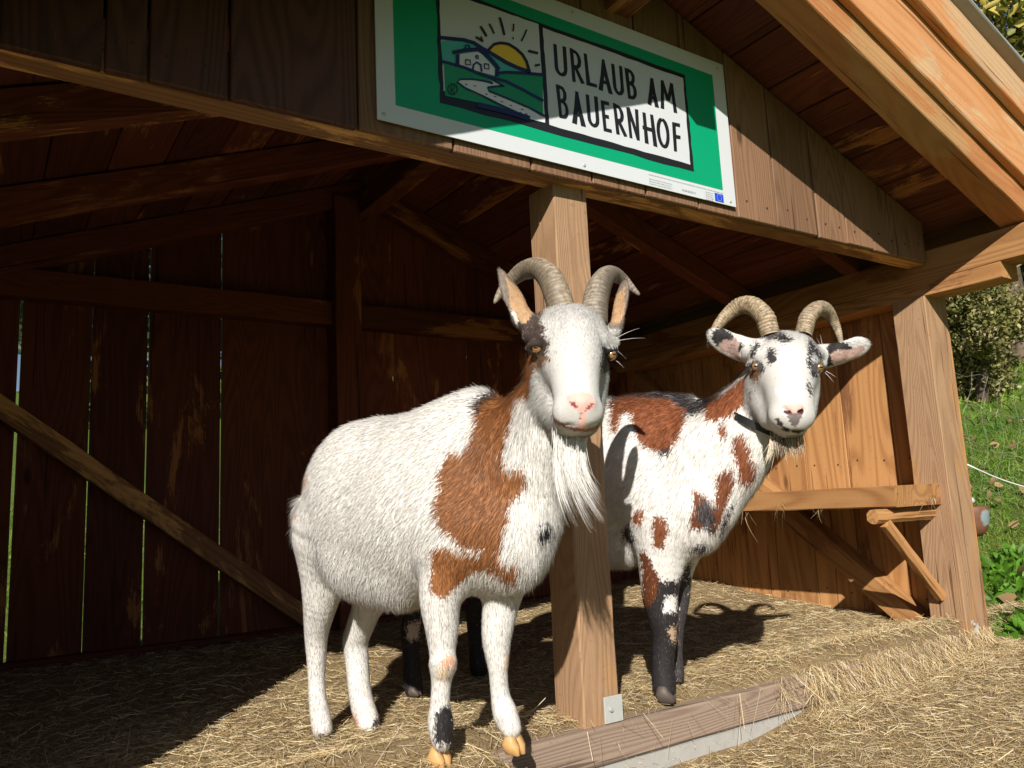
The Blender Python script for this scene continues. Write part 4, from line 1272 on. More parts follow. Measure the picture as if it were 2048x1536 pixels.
def hooves(root, px_, py_, d, r, fwd, mat, ht=1.5):
    """two pointed claws under the pastern: centre of the sole in px, r in px"""
    c = P(px_, py_, d); R_ = r*d/F
    f = np.array([fwd[0], fwd[1], 0.0]); f /= np.linalg.norm(f); sd_ = np.array([-f[1], f[0], 0])
    for sg in (-1, 1):
        bm = bmesh.new()
        prof = [(-.9, .0, .36), (-.3, .0, .44), (.6, .0, .36), (1.25, .0, .16)]
        prt = [(-.8, ht, .36), (-.3, ht*1.05, .42), (.25, ht, .36), (.5, ht*.8, .12)]
        def pt(a, z, s_): return Vector(c+f*R_*a+sd_*R_*(sg*.5+s_)+np.array([0, 0, z*R_]))
        lo = [(bm.verts.new(pt(a, z, -w_)), bm.verts.new(pt(a, z, w_))) for a, z, w_ in prof]
        up = [(bm.verts.new(pt(a, z, -w_)), bm.verts.new(pt(a, z, w_))) for a, z, w_ in prt]
        for i in range(3):
            bm.faces.new((lo[i][0], lo[i][1], lo[i+1][1], lo[i+1][0])); bm.faces.new((up[i][0], up[i+1][0], up[i+1][1], up[i][1]))
            for k in (0, 1): bm.faces.new((lo[i][k], lo[i+1][k], up[i+1][k], up[i][k]))
        bm.faces.new((lo[0][0], lo[0][1], up[0][1], up[0][0])); bm.faces.new((lo[3][0], lo[3][1], up[3][1], up[3][0]))
        bmesh.ops.recalc_face_normals(bm, faces=bm.faces)
        bmesh.ops.subdivide_edges(bm, edges=list(bm.edges), cuts=1, use_grid_fill=True, smooth=.6)
        bm_obj('hoof', bm, mat, root, tuple(c), smooth=True)

def strands(root, name, P0, D, L, W, bend, col, segs=7):
    n = len(P0)
    D = D/np.linalg.norm(D, axis=1)[:, None]
    wd = np.cross(D, np.tile(CW, (n, 1))+rng.normal(0, .3, (n, 3))); wd /= np.linalg.norm(wd, axis=1)[:, None]
    vs = []
    for k in range(segs+1):
        t = k/segs
        c = P0+D*(L*t)[:, None]+bend*(L*t*t)[:, None]
        w_ = W*(1-.9*t**1.5)
        vs += [c-wd*w_[:, None]/2, c+wd*w_[:, None]/2]
    V = np.stack(vs, 1).reshape(-1, 3)
    base = (np.arange(n)*2*(segs+1))[:, None, None]
    q = np.array([[2*k, 2*k+1, 2*k+3, 2*k+2] for k in range(segs)])[None]
    me = np_mesh(name, V-np.array(root.location), (base+q).reshape(-1), np.full(n*segs, 4))
    set_col(me, np.repeat(col*rng.uniform(.85, 1.1, (n, 1)), 2*(segs+1), axis=0))
    set_vec(me, np.tile(-SUN*.6-CW*.6, (len(V), 1)), 'nrm')
    o = link(name, me, MAT['fur']); o.location = root.location; o.parent = root
    o.matrix_parent_inverse = Matrix.Translation(-root.location)
    return o

# ------------------------------------------------------------------ goat in front of the post
def z5(pts): return [(540+x*.3418, 740+y*.3418) for x, y in pts]
def z3(pts): return [(940+x*.2604, 500+y*.2604) for x, y in pts]
H1 = nrmz(cam2w((.70, 0, .71)) * np.array([1, 1, 0])); UPW = np.array([0, 0, 1.0]); S1 = np.cross(UPW, H1)
def tilt(h, a):
    h2 = h*math.cos(a)+UPW*math.sin(a); return np.array([h2, np.cross(UPW, h), np.cross(h2, np.cross(UPW, h))])
goat1 = thing('goat', 'white horned goat with rust-brown shoulder and long beard, in front of the post', 'goat', tuple(P(780, 1480, 2.0)*np.array([1, 1, 0])))
B = Body(.0042)
back = -H1+UPW*-.35; down = -UPW
A1 = tilt(H1, .05)
bd = dict(g='body', comb=-H1-UPW*.8, fur=.021)
B.ell((728, 985, 2.22), (.175, .148, .197), A1, .06, **bd)
B.ell((800, 1020, 2.13), (.26, .168, .222), A1, .09, **bd)
B.ell((880, 998, 2.03), (.20, .150, .222), A1, .09, **bd)
B.ell((945, 940, 2.00), (.15, .120, .19), A1, .08, **bd)
B.cone([(964, 828, 2.03, 40), (915, 862, 2.06, 38), (850, 880, 2.12, 42), (775, 892, 2.18, 46)], .05, g='body', comb=-H1-UPW*.3, fur=.03)
B.ell((985, 1060, 1.93), (.15, .125, .145), A1, .07, **bd)
B.ball((1042, 1068, 1.87), 66, .05, g='body', comb=H1*.2-UPW, fur=.028)
B.ball((1030, 1120, 1.86), 52, .05, g='body', comb=-UPW, fur=.034)
B.ell((682, 1030, 2.19), (.10, .07, .15), A1, .06, **bd)
B.ball((930, 1060, 1.92), 100, .05, **bd)                    # shoulder blade
B.cone([(800, 1150, 2.06, 60), (720, 1130, 2.14, 62)], .06, g='body', comb=-UPW, fur=.034)   # belly fringe
# tail
B.cone([(606, 1005, 2.28, 12), (598, 1045, 2.28, 11), (598, 1085, 2.27, 8)], .02, g='body', comb=cam2w((-.8, -.8, 0)), fur=.05)
# neck
nk = dict(g='neck', comb=cam2w((-.25, -1, .1)), fur=.027)
B.cone([(1005, 935, 1.96, 100), (1060, 850, 1.91, 66), (1092, 775, 1.87, 47), (1108, 700, 1.85, 48)], .035, **nk)
B.cone([(1050, 1010, 1.90, 80), (1075, 920, 1.87, 66), (1098, 840, 1.84, 58)], .04, g='neck', comb=cam2w((0, -1, .15)), fur=.024)
B.cone([(1020, 845, 1.98, 40), (1066, 775, 1.93, 22), (1088, 700, 1.88, 24)], .03, g='neck', comb=cam2w((-.7, -.7, .1)), fur=.034)
# legs
lg = dict(g='leg', comb=-UPW, fur=.0125)
lgt = dict(g='leg', comb=-UPW, fur=.020)
B.cone([(905, 1120, 1.88, 62), (882, 1190, 1.86, 44), (884, 1260, 1.855, 33), (885, 1308, 1.85, 26), (886, 1328, 1.845, 28), (884, 1348, 1.85, 23), (882, 1375, 1.85, 19.5), (880, 1412, 1.85, 20.5), (881, 1446, 1.85, 26), (884, 1480, 1.84, 21)], .03, **lg)
B.cone([(1015, 1130, 1.94, 52), (1003, 1200, 1.93, 38), (994, 1266, 1.92, 31), (994, 1300, 1.915, 26), (996, 1325, 1.91, 22), (997, 1350, 1.91, 19), (1001, 1392, 1.91, 19.5), (1011, 1428, 1.90, 25), (1022, 1456, 1.89, 21)], .03, **lg)
B.cone([(668, 1060, 2.24, 84), (652, 1140, 2.24, 52), (642, 1200, 2.245, 36), (633, 1266, 2.27, 24), (633, 1310, 2.275, 20), (633, 1355, 2.27, 17), (635, 1395, 2.26, 17.5), (641, 1435, 2.25, 20.5), (645, 1458, 2.24, 20)], .03, **lg)
B.cone([(760, 1140, 2.36, 70), (738, 1205, 2.35, 34), (722, 1248, 2.37, 28), (711, 1283, 2.385, 26), (714, 1320, 2.38, 23.5), (717, 1360, 2.365, 22.5), (723, 1400, 2.35, 23), (733, 1436, 2.33, 24), (742, 1458, 2.31, 21)], .03, **lg)
B.ball((708, 1276, 2.41), 19, .012, **lg)
# knee
B.ball((890, 1322, 1.835), 20, .012, **lg)
# head
AX = np.array([nrmz(cam2w((1, -.03, .0))), nrmz(cam2w((.02, 1, .25))), nrmz(cam2w((0, -.25, 1)))])
hd = dict(g='head', comb=cam2w((0, .9, -.2)), fur=.012)
def hh(rt, up, fur=.011): return dict(g='head', comb=cam2w((rt, up, -.2)), fur=fur)
B.ell((1140, 672, 1.83), (.088, .068, .10), AX, .03, **hd)
B.ell((1138, 644, 1.82), (.062, .028, .06), AX, .03, g='head', comb=cam2w((0, 1, .1)), fur=.018)
B.ell((1143, 725, 1.77), (.070, .10, .075), AX, .035, **hd)
B.cone([(1146, 720, 1.735, 54), (1152, 785, 1.68, 47), (1157, 818, 1.66, 44)], .03, **hh(0, .8, .008))
B.cone([(1100, 745, 1.83, 36), (1105, 800, 1.79, 36), (1122, 838, 1.73, 30)], .035, **hh(-.5, -.6, .014))
B.cone([(1188, 740, 1.83, 30), (1182, 795, 1.79, 30), (1178, 832, 1.73, 28)], .035, **hh(.5, -.6, .012))
B.cone([(1135, 846, 1.69, 26), (1172, 846, 1.69, 25)], .025, g='head', comb=cam2w((0, -1, .2)), fur=.014)
B.ell((1153, 840, 1.650), (.038, .018, .02), AX, .012, g='head', comb=cam2w((0, -1, .2)), fur=.006)
B.ball((1128, 822, 1.655), 21, .02, **hh(-.6, .2, .006)); B.ball((1186, 824, 1.655), 19, .02, **hh(.6, .2, .006))
B.ell((1163, 806, 1.628), (.028, .017, .016), AX, .014, g='head', comb=cam2w((0, -1, .2)), fur=.0004)
B.ell((1163, 835, 1.638), (.022, .020, .014), AX, .014, g='head', comb=cam2w((0, -1, .2)), fur=.0004)
# brows, eye sockets, lids
B.cone([(1058, 672, 1.80, 15), (1085, 672, 1.765, 14)], .02, **hh(-.6, .6, .009)); B.cone([(1205, 682, 1.765, 13), (1228, 686, 1.80, 13)], .02, **hh(.6, .6, .009))
B.ell((1074, 696, 1.757), (.017, .011, .02), AX, .012, cut=True)
B.ell((1224, 708, 1.765), (.014, .012, .02), AX, .012, cut=True)
B.cone([(1056, 696, 1.782, 7), (1066, 688, 1.766, 8), (1080, 687, 1.758, 8), (1091, 697, 1.760, 6)], .006, **hh(-.4, .2, .004))
B.cone([(1058, 699, 1.786, 5), (1072, 706, 1.772, 5), (1090, 699, 1.765, 5)], .006, **hh(-.4, -.2, .004))
B.cone([(1208, 706, 1.768, 6), (1218, 700, 1.766, 7.5), (1234, 703, 1.79, 6)], .006, **hh(.4, .2, .004))
B.cone([(1210, 710, 1.772, 4), (1222, 718, 1.778, 4.5), (1234, 710, 1.80, 4)], .006, **hh(.4, -.2, .004))
# nostrils and mouth line
B.cone([(1140, 801, 1.612, 3), (1150, 809, 1.608, 4.5), (1153, 814, 1.612, 2.5)], .004, cut=True)
B.cone([(1184, 806, 1.614, 4), (1176, 813, 1.610, 4.5), (1170, 817, 1.612, 2.5)], .004, cut=True)
B.cone([(1162, 818, 1.618, 1.6), (1162, 845, 1.622, 1.6)], .003, cut=True)
B.cone([(1106, 824, 1.680, 3), (1122, 843, 1.650, 3), (1145, 852, 1.628, 3), (1163, 855, 1.620, 3), (1182, 853, 1.634, 3), (1196, 846, 1.660, 2.5)], .005, cut=True)
# ears
er = dict(g='ear', fur=.010)
e1 = nrmz(P(1002, 548, 1.86)-P(1052, 650, 1.83)); en = nrmz(cam2w((.62, -.1, .78))); en = nrmz(en-e1*(en@e1))
AE = np.array([e1, np.cross(en, e1), en])
B.ell((1029, 600, 1.845), (.070, .030, .0085), AE, .006, comb=e1, **er)
B.ell((1016, 573, 1.850), (.052, .015, .008), AE, .008, comb=e1, **er)
B.ell((1042, 606, 1.822), (.052, .020, .013), AE, .006, cut=True)
B.cone([(1043, 638, 1.84, 20), (1066, 655, 1.83, 24)], .02, comb=e1, **er)
e2 = nrmz(P(1252, 560, 1.86)-P(1232, 660, 1.85)); en = nrmz(cam2w((-.75, -.1, .6))); en = nrmz(en-e2*(en@e2))
AE = np.array([e2, np.cross(en, e2), en])
B.ell((1241, 610, 1.86), (.064, .022, .009), AE, .006, comb=e2, **er)
B.ell((1236, 612, 1.845), (.050, .016, .010), AE, .006, cut=True)
B.cone([(1236, 648, 1.86, 12), (1222, 668, 1.85, 18)], .015, comb=e2, **er)
TAN = (.46, .29, .16); DKB = (.055, .040, .034); GREYB = (.20, .16, .13); PINK = (.74, .42, .36); CREAM = (.72, .62, .48)
hb = ('head', 'ear')
bn = ('body', 'neck', 'leg')
pol1 = [
 (z5([(1420, -120), (1560, -120), (1560, 60), (1530, 100), (1505, 180), (1470, 150), (1450, 160), (1430, 230), (1400, 350), (1370, 430), (1368, 540), (1400, 590), (1450, 570), (1500, 600), (1495, 680), (1440, 750), (1398, 770), (1400, 860), (1375, 940), (1355, 1060), (1340, 1110), (1380, 1135), (1460, 1120), (1460, 1200), (1400, 1245), (1350, 1195), (1250, 1165), (1180, 1180), (1130, 1230), (1060, 1300), (1035, 1335), (950, 1320), (930, 1280), (945, 1200), (940, 1040), (1010, 1030), (1080, 1060), (1240, 1075), (1250, 1050), (1110, 1040), (1090, 990), (1020, 935), (975, 870), (968, 790), (1000, 700), (980, 610), (1020, 540), (1060, 475), (1130, 490), (1185, 400), (1212, 300), (1195, 230), (1260, 170), (1330, 140), (1380, 60), (1420, 0)]), BROWN, bn),
 (z5([(1195, 205), (1240, 150), (1320, 125), (1335, 150), (1265, 185), (1215, 260), (1200, 245)]), BLACK*2, bn),
 (z5([(1565, 930), (1590, 905), (1640, 890), (1660, 940), (1620, 985), (1590, 1015), (1572, 980)]), BLACK, bn),
 (z5([(165, 640), (215, 600), (225, 660), (185, 700)]), (.62, .40, .30), bn),
 (z5([(125, 855), (150, 840), (158, 865), (135, 880)]), (.66, .38, .30), bn),
 ([(870, 1428), (890, 1410), (906, 1420), (912, 1485), (895, 1488), (868, 1486)], BLACK*1.3, ('leg',)),
 ([(1000+12*math.cos(t), 1476+6*math.sin(t)) for t in np.linspace(0, 6, 12)], (.25, .18, .14), ('leg',)),
 ([(897+15*math.cos(t), 1322+13*math.sin(t)) for t in np.linspace(0, 6, 12)], (.62, .36, .24), ('leg',)),
 ([(886+15*math.cos(t), 1345+14*math.sin(t)) for t in np.linspace(0, 6, 12)], (.72, .58, .42), ('leg',)),
 ([(1010, 1310), (1022, 1300), (1022, 1345), (1012, 1340)], (.60, .42, .30), ('leg',)),
 ([(744, 1440), (765, 1425), (768, 1470), (750, 1470)], BLACK*2, ('leg',)),
 ([(700, 1440), (712, 1425), (716, 1452), (704, 1460)], (.6, .33, .25), ('leg',)),
 # head
 (z3([(500, 465), (560, 480), (530, 560), (590, 600), (560, 650), (610, 720), (575, 770), (600, 840), (560, 900), (520, 935), (480, 900), (460, 800), (400, 700), (370, 600), (420, 560)]), DKB, hb),
 (z3([(440, 790), (560, 790), (590, 830), (570, 890), (500, 930), (480, 960), (470, 1100), (440, 1130), (410, 1000)]), (.26, .15, .09), hb),
 (z3([(400, 900), (455, 800), (475, 930), (455, 1120), (420, 1110)]), BROWN*1.1, hb),
 (z3([(1000, 720), (1030, 740), (1060, 790), (1100, 750), (1160, 740), (1160, 800), (1110, 870), (1060, 900), (1050, 950), (1010, 965), (1000, 880), (1020, 800)]), BLACK*1.4, hb),
 (z3([(1010, 430), (1080, 540), (1100, 590), (1160, 600), (1160, 560), (1080, 520), (1040, 420)]), BLACK*2, hb),
 (z3([(1050, 860), (1100, 840), (1090, 940), (1060, 930)]), GREYB, hb),
 ([(990, 530), (1060, 530), (1070, 670), (1000, 670)], GREYB, ('ear',)),
 ([(1215, 540), (1270, 540), (1270, 660), (1215, 660)], GREYB, ('ear',)),
 (z3([(200, 130), (520, 450), (500, 560), (430, 600), (330, 480), (260, 300)]), TAN, ('ear',)),
 (z3([(180, 120), (230, 140), (290, 260), (300, 330), (310, 480), (370, 600), (300, 560), (240, 300)]), GREYB, ('ear',)),
 (z3([(310, 470), (350, 480), (380, 560), (350, 570)]), WHITE, ('ear',)),
 (z3([(370, 560), (430, 560), (520, 460), (560, 500), (440, 720), (370, 640)]), DKB, ('ear',)),
 (z3([(1080, 400), (1240, 220), (1190, 480), (1150, 560), (1085, 580)]), TAN, ('ear',)),
 (z3([(1190, 240), (1240, 240), (1225, 480), (1180, 560), (1185, 450)]), GREYB, ('ear',)),
 # nose and lips
 (z3([(740, 1130), (790, 1095), (880, 1085), (950, 1130), (965, 1190), (920, 1240), (890, 1250), (880, 1330), (900, 1370), (870, 1385), (800, 1360), (840, 1330), (850, 1250), (790, 1220), (755, 1180)]), PINK, ('head',)),
 ([(1103, 825), (1112, 838), (1130, 849), (1150, 855), (1170, 858), (1190, 853), (1200, 845), (1201, 850), (1190, 860), (1170, 865), (1148, 862), (1127, 855), (1108, 843)], (.28, .15, .13), ('head',)),
 (z3([(850, 880), (920, 1000), (900, 1090), (780, 1095), (800, 1000)]), (.80, .66, .60), ('head',)),
]
nr_ = lambda cx, cy, rx, ry: [(cx+rx*math.cos(t), cy+ry*math.sin(t)) for t in np.linspace(0, 6, 12)]
pol1 += [(nr_(1075, 697, 21, 13), BLACK*2, hb), (nr_(1222, 709, 18, 13), BLACK*1.5, hb), (z3([(760, 1158), (800, 1172), (832, 1205), (824, 1220), (795, 1204), (768, 1182)]), (.20, .05, .05), ('head',)), (z3([(958, 1168), (925, 1182), (886, 1215), (884, 1236), (915, 1228), (952, 1196)]), (.20, .05, .05), ('head',)),
 (z3([(405, 640), (480, 640), (600, 760), (560, 820), (450, 805), (410, 740)]), DKB, hb)]
FURN = 1.0
surf1 = build_goat(goat1, B, pol1, 300000*FURN, 11)
horn(goat1, [(1124, 622, 1.85, 28), (1115, 590, 1.865, 27), (1100, 556, 1.89, 25.5), (1077, 537, 1.92, 21), (1050, 540, 1.95, 17), (1028, 555, 1.965, 13), (1008, 576, 1.965, 9), (996, 594, 1.955, 6), (989, 606, 1.95, 2.5)], amp=.012, ridges=30, c0=(.26, .20, .14), c1=(.42, .35, .25), tone=1)
horn(goat1, [(1188, 650, 1.84, 27), (1191, 612, 1.86, 26), (1197, 578, 1.88, 25), (1209, 556, 1.91, 20), (1226, 549, 1.94, 15), (1243, 557, 1.955, 11), (1257, 570, 1.955, 8), (1278, 589, 1.945, 3)], amp=.012, ridges=30, c0=(.20, .165, .13), c1=(.40, .335, .26), tone=-1)
for sf, gt, x_, y_, r_, lk in ((surf1, goat1, 1076, 697, 12, (-.42, .1, .9)), (surf1, goat1, 1222, 710, 11, (.62, .1, .8))):
    d_ = sf(x_, y_); eyeball(gt, x_, y_, d_+r_*d_/F*.66, r_, lk)
hooves(goat1, 881, 1532, 1.845, 16.5, H1, MAT['hoof'], ht=2.1); hooves(goat1, 1030, 1506, 1.875, 16, H1, MAT['hoof'], ht=2.2)
hooves(goat1, 646, 1474, 2.225, 10, H1, MAT['hoof_dark']); hooves(goat1, 746, 1478, 2.29, 11, H1, MAT['hoof_dark'])
# beard, whiskers
n = 420
t = np.where(rng.random(n) < .45, rng.uniform(0, .30, n), rng.uniform(.42, .85, n))
bx_ = 1108+t*78+rng.normal(0, 3, n); by_ = 858+10*np.sin(t*3.14)+rng.normal(0, 3, n)
P0 = np.array([P(a, b, 1.71+rng.normal(0, .012)) for a, b in zip(bx_, by_)])
tip = np.array([P(1112+q*52+rng.normal(0, 6), 930+rng.random()*85, 1.70+rng.normal(0, .015)) for q in t])
D = tip-P0; L = np.linalg.norm(D, axis=1)
bend = np.array([CR]*n)*(.10+.16*rng.random((n, 1)))*(t[:, None]*.8+.5)
strands(goat1, 'beard', P0, D, L, rng.uniform(.0005, .0010, n), bend, np.tile(WHITE, (n, 1)))
tips = [(1148, 1058), (1182, 1068), (1205, 1048), (1200, 1020), (1172, 1020), (1196, 1000), (1130, 1030), (1160, 990)]
st0 = [(1112, 880), (1128, 880), (1140, 890), (1150, 880), (1136, 880), (1160, 880), (1116, 890), (1146, 885)]
P0 = []; D = []; L = []; bd_ = []
for a, b in zip(st0, tips):
    for k in range(16):
        p = P(a[0]+rng.normal(0, 3), a[1], 1.70); q = P(b[0]+rng.normal(0, 6), b[1]-abs(rng.normal(0, 16)), 1.69)
        v = q-p; sw = CR*np.linalg.norm(v)*.30
        P0.append(p); D.append(v-sw); L.append(np.linalg.norm(v-sw)); bd_.append(sw/np.linalg.norm(v-sw))
strands(goat1, 'beard', np.array(P0), np.array(D), np.array(L), np.full(len(P0), .0012), np.array(bd_), np.tile(WHITE, (len(P0), 1)))
wq = [((1233, 676), (1280, 648)), ((1234, 682), (1290, 668)), ((1230, 720), (1248, 730)), ((1232, 700), (1252, 712))]
P0 = np.array([P(*a, 1.79) for a, b in wq]); Q_ = np.array([P(*b, 1.74) for a, b in wq])
strands(goat1, 'whisker', P0, Q_-P0, np.linalg.norm(Q_-P0, axis=1), np.full(4, .0009), np.tile(-CU*.12, (4, 1)), np.tile(WHITE, (4, 1)))

# ------------------------------------------------------------------ goat stepping out behind the post
def z6(pts): return [(1160+x*.3255, 740+y*.3255) for x, y in pts]
def z4(pts): return [(1360+x*.2473, 560+y*.2473) for x, y in pts]
H2 = nrmz(cam2w((.89, 0, .45))*np.array([1, 1, 0])); A2 = tilt(H2, .04)
goat2 = thing('goat', 'white goat with brown and black patches and ringed horns, stepping out behind the post', 'goat', tuple(P(1240, 1380, 2.5)*np.array([1, 1, 0])))
B = Body(.0044)
bd = dict(g='body', comb=-H2-UPW*.8, fur=.020)
B.ell((1075, 965, 2.78), (.20, .145, .20), A2, .06, **bd)
B.ell((1215, 965, 2.63), (.26, .165, .235), A2, .09, **bd)
B.ell((1325, 950, 2.50), (.19, .150, .235), A2, .08, **bd)
B.ell((1350, 1010, 2.44), (.15, .135, .16), A2, .07, **bd)
B.cone([(1375, 826, 2.52, 34), (1300, 826, 2.60, 38), (1200, 842, 2.70, 40)], .05, g='body', comb=-H2-UPW*.3, fur=.034)
B.ball((1405, 1010, 2.36), 66, .05, g='body', comb=-UPW, fur=.024)
B.ball((1392, 1062, 2.36), 40, .05, g='body', comb=-UPW, fur=.028)
B.cone([(1250, 1085, 2.55, 46), (1150, 1080, 2.66, 46)], .06, g='body', comb=-UPW, fur=.03)
nk = dict(g='neck', comb=cam2w((-.4, -1, .1)), fur=.025)
B.cone([(1400, 920, 2.42, 92), (1450, 880, 2.38, 78), (1505, 820, 2.34, 58), (1545, 750, 2.33, 50)], .05, **nk)
B.cone([(1430, 985, 2.36, 56), (1472, 945, 2.33, 52), (1508, 890, 2.30, 44), (1530, 830, 2.29, 42)], .04, **nk)
B.cone([(1395, 850, 2.48, 40), (1450, 822, 2.43, 32), (1505, 775, 2.38, 30)], .04, g='neck', comb=cam2w((-.8, -.3, .1)), fur=.038)
lg = dict(g='leg', comb=-UPW, fur=.0125); lgt = dict(g='leg', comb=-UPW, fur=.018)
B.cone([(1330, 1060, 2.40, 62), (1322, 1140, 2.39, 44), (1320, 1190, 2.385, 36), (1325, 1230, 2.38, 31), (1330, 1268, 2.38, 26), (1327, 1300, 2.38, 23), (1326, 1340, 2.375, 22.5), (1328, 1366, 2.37, 24), (1331, 1380, 2.36, 20)], .03, **lg)
B.cone([(1372, 1080, 2.48, 40), (1362, 1140, 2.50, 25), (1360, 1200, 2.51, 19), (1352, 1250, 2.51, 17), (1350, 1300, 2.51, 15), (1352, 1350, 2.50, 17)], .02, **lg)
B.cone([(870, 1080, 2.74, 70), (846, 1150, 2.72, 42), (838, 1210, 2.70, 30), (822, 1262, 2.70, 21), (822, 1310, 2.68, 17), (824, 1350, 2.66, 19), (828, 1380, 2.64, 18)], .03, **lg)
B.cone([(1000, 1100, 2.95, 60), (968, 1180, 2.93, 32), (955, 1240, 2.93, 22), (955, 1290, 2.92, 17), (958, 1335, 2.91, 19)], .03, **lg)
AX = np.array([nrmz(cam2w((1, .0, .0))), nrmz(cam2w((0, 1, .2))), nrmz(cam2w((0, -.2, 1)))])
def hh(rt, up, fur=.010): return dict(g='head', comb=cam2w((rt, up, -.2)), fur=fur)
B.ell((1570, 710, 2.29), (.092, .064, .11), AX, .03, **hh(0, .9, .010))
B.ell((1575, 688, 2.28), (.062, .026, .06), AX, .03, **hh(0, 1, .018))
B.ell((1570, 748, 2.22), (.090, .095, .08), AX, .035, **hh(0, .8, .009))
B.cone([(1572, 745, 2.19, 52), (1580, 800, 2.13, 46), (1583, 828, 2.11, 42)], .03, **hh(0, .8, .007))
B.cone([(1525, 750, 2.29, 27), (1530, 795, 2.24, 31), (1545, 832, 2.18, 29)], .035, **hh(-.5, -.6, .010))
B.cone([(1613, 750, 2.29, 25), (1608, 790, 2.24, 28), (1603, 825, 2.18, 28)], .035, **hh(.5, -.6, .010))
B.cone([(1570, 855, 2.14, 20), (1592, 855, 2.14, 19)], .025, g='head', comb=cam2w((0, -1, .2)), fur=.013)
B.ell((1583, 852, 2.10), (.036, .016, .02), AX, .012, g='head', comb=cam2w((0, -1, .2)), fur=.006)
B.ball((1558, 832, 2.10), 19, .02, **hh(-.6, .2, .006)); B.ball((1608, 832, 2.10), 17, .02, **hh(.6, .2, .006))
B.ell((1588, 820, 2.078), (.030, .015, .016), AX, .014, g='head', comb=cam2w((0, -1, .2)), fur=.0004)
B.cone([(1495, 708, 2.27, 14), (1518, 708, 2.22, 14)], .02, **hh(-.6, .6, .008)); B.cone([(1625, 708, 2.22, 13), (1642, 710, 2.27, 13)], .02, **hh(.6, .6, .008))
B.ell((1511, 731, 2.215), (.018, .011, .02), AX, .012, cut=True); B.ell((1637, 733, 2.225), (.016, .011, .02), AX, .012, cut=True)
B.cone([(1497, 731, 2.248, 7), (1507, 724, 2.228, 7.5), (1519, 724, 2.214, 7.5), (1529, 733, 2.210, 6)], .006, **hh(-.4, .2, .004))
B.cone([(1499, 734, 2.252, 5), (1511, 741, 2.235, 5), (1527, 735, 2.215, 5)], .006, **hh(-.4, -.2, .004))
B.cone([(1623, 734, 2.217, 6), (1632, 726, 2.224, 7.5), (1648, 730, 2.25, 6)], .006, **hh(.4, .2, .004))
B.cone([(1625, 737, 2.222, 4), (1637, 743, 2.235, 4.5), (1648, 735, 2.26, 4)], .006, **hh(.4, -.2, .004))
B.cone([(1568, 818, 2.068, 3.5), (1578, 825, 2.060, 4.5), (1582, 829, 2.064, 2.5)], .004, cut=True)
B.cone([(1607, 818, 2.068, 3.5), (1598, 825, 2.060, 4.5), (1594, 829, 2.064, 2.5)], .004, cut=True)
B.cone([(1588, 828, 2.07, 1.8), (1587, 850, 2.08, 1.8)], .003, cut=True)
B.cone([(1545, 835, 2.135, 4.5), (1556, 848, 2.11, 5), (1572, 860, 2.088, 4), (1590, 863, 2.08, 4), (1606, 860, 2.095, 4), (1618, 852, 2.12, 3)], .006, cut=True)
# ears, held out sideways
e1 = nrmz(P(1428, 672, 2.30)-P(1500, 708, 2.29)); en = nrmz(cam2w((.1, -.3, .95))); en = nrmz(en-e1*(en@e1))
AE = np.array([e1, np.cross(en, e1), en])
B.ell((1462, 690, 2.30), (.072, .036, .011), AE, .008, comb=e1, **er)
B.ell((1440, 676, 2.30), (.040, .028, .010), AE, .010, comb=e1, **er)
B.ell((1466, 696, 2.276), (.054, .022, .016), AE, .006, cut=True)
B.cone([(1480, 694, 2.30, 20), (1502, 702, 2.29, 26)], .02, comb=e1, **er)
e2 = nrmz(P(1728, 690, 2.28)-P(1650, 716, 2.29)); en = nrmz(cam2w((-.1, -.3, .95))); en = nrmz(en-e2*(en@e2))
AE = np.array([e2, np.cross(en, e2), en])
B.ell((1688, 704, 2.285), (.078, .033, .011), AE, .008, comb=e2, **er)
B.ell((1712, 694, 2.28), (.036, .030, .010), AE, .010, comb=e2, **er)
B.ell((1688, 710, 2.262), (.060, .021, .016), AE, .006, cut=True)
B.cone([(1670, 708, 2.29, 18), (1648, 712, 2.29, 24)], .02, comb=e2, **er)
bl = BLACK*1.3; br = np.array([.225, .076, .033])
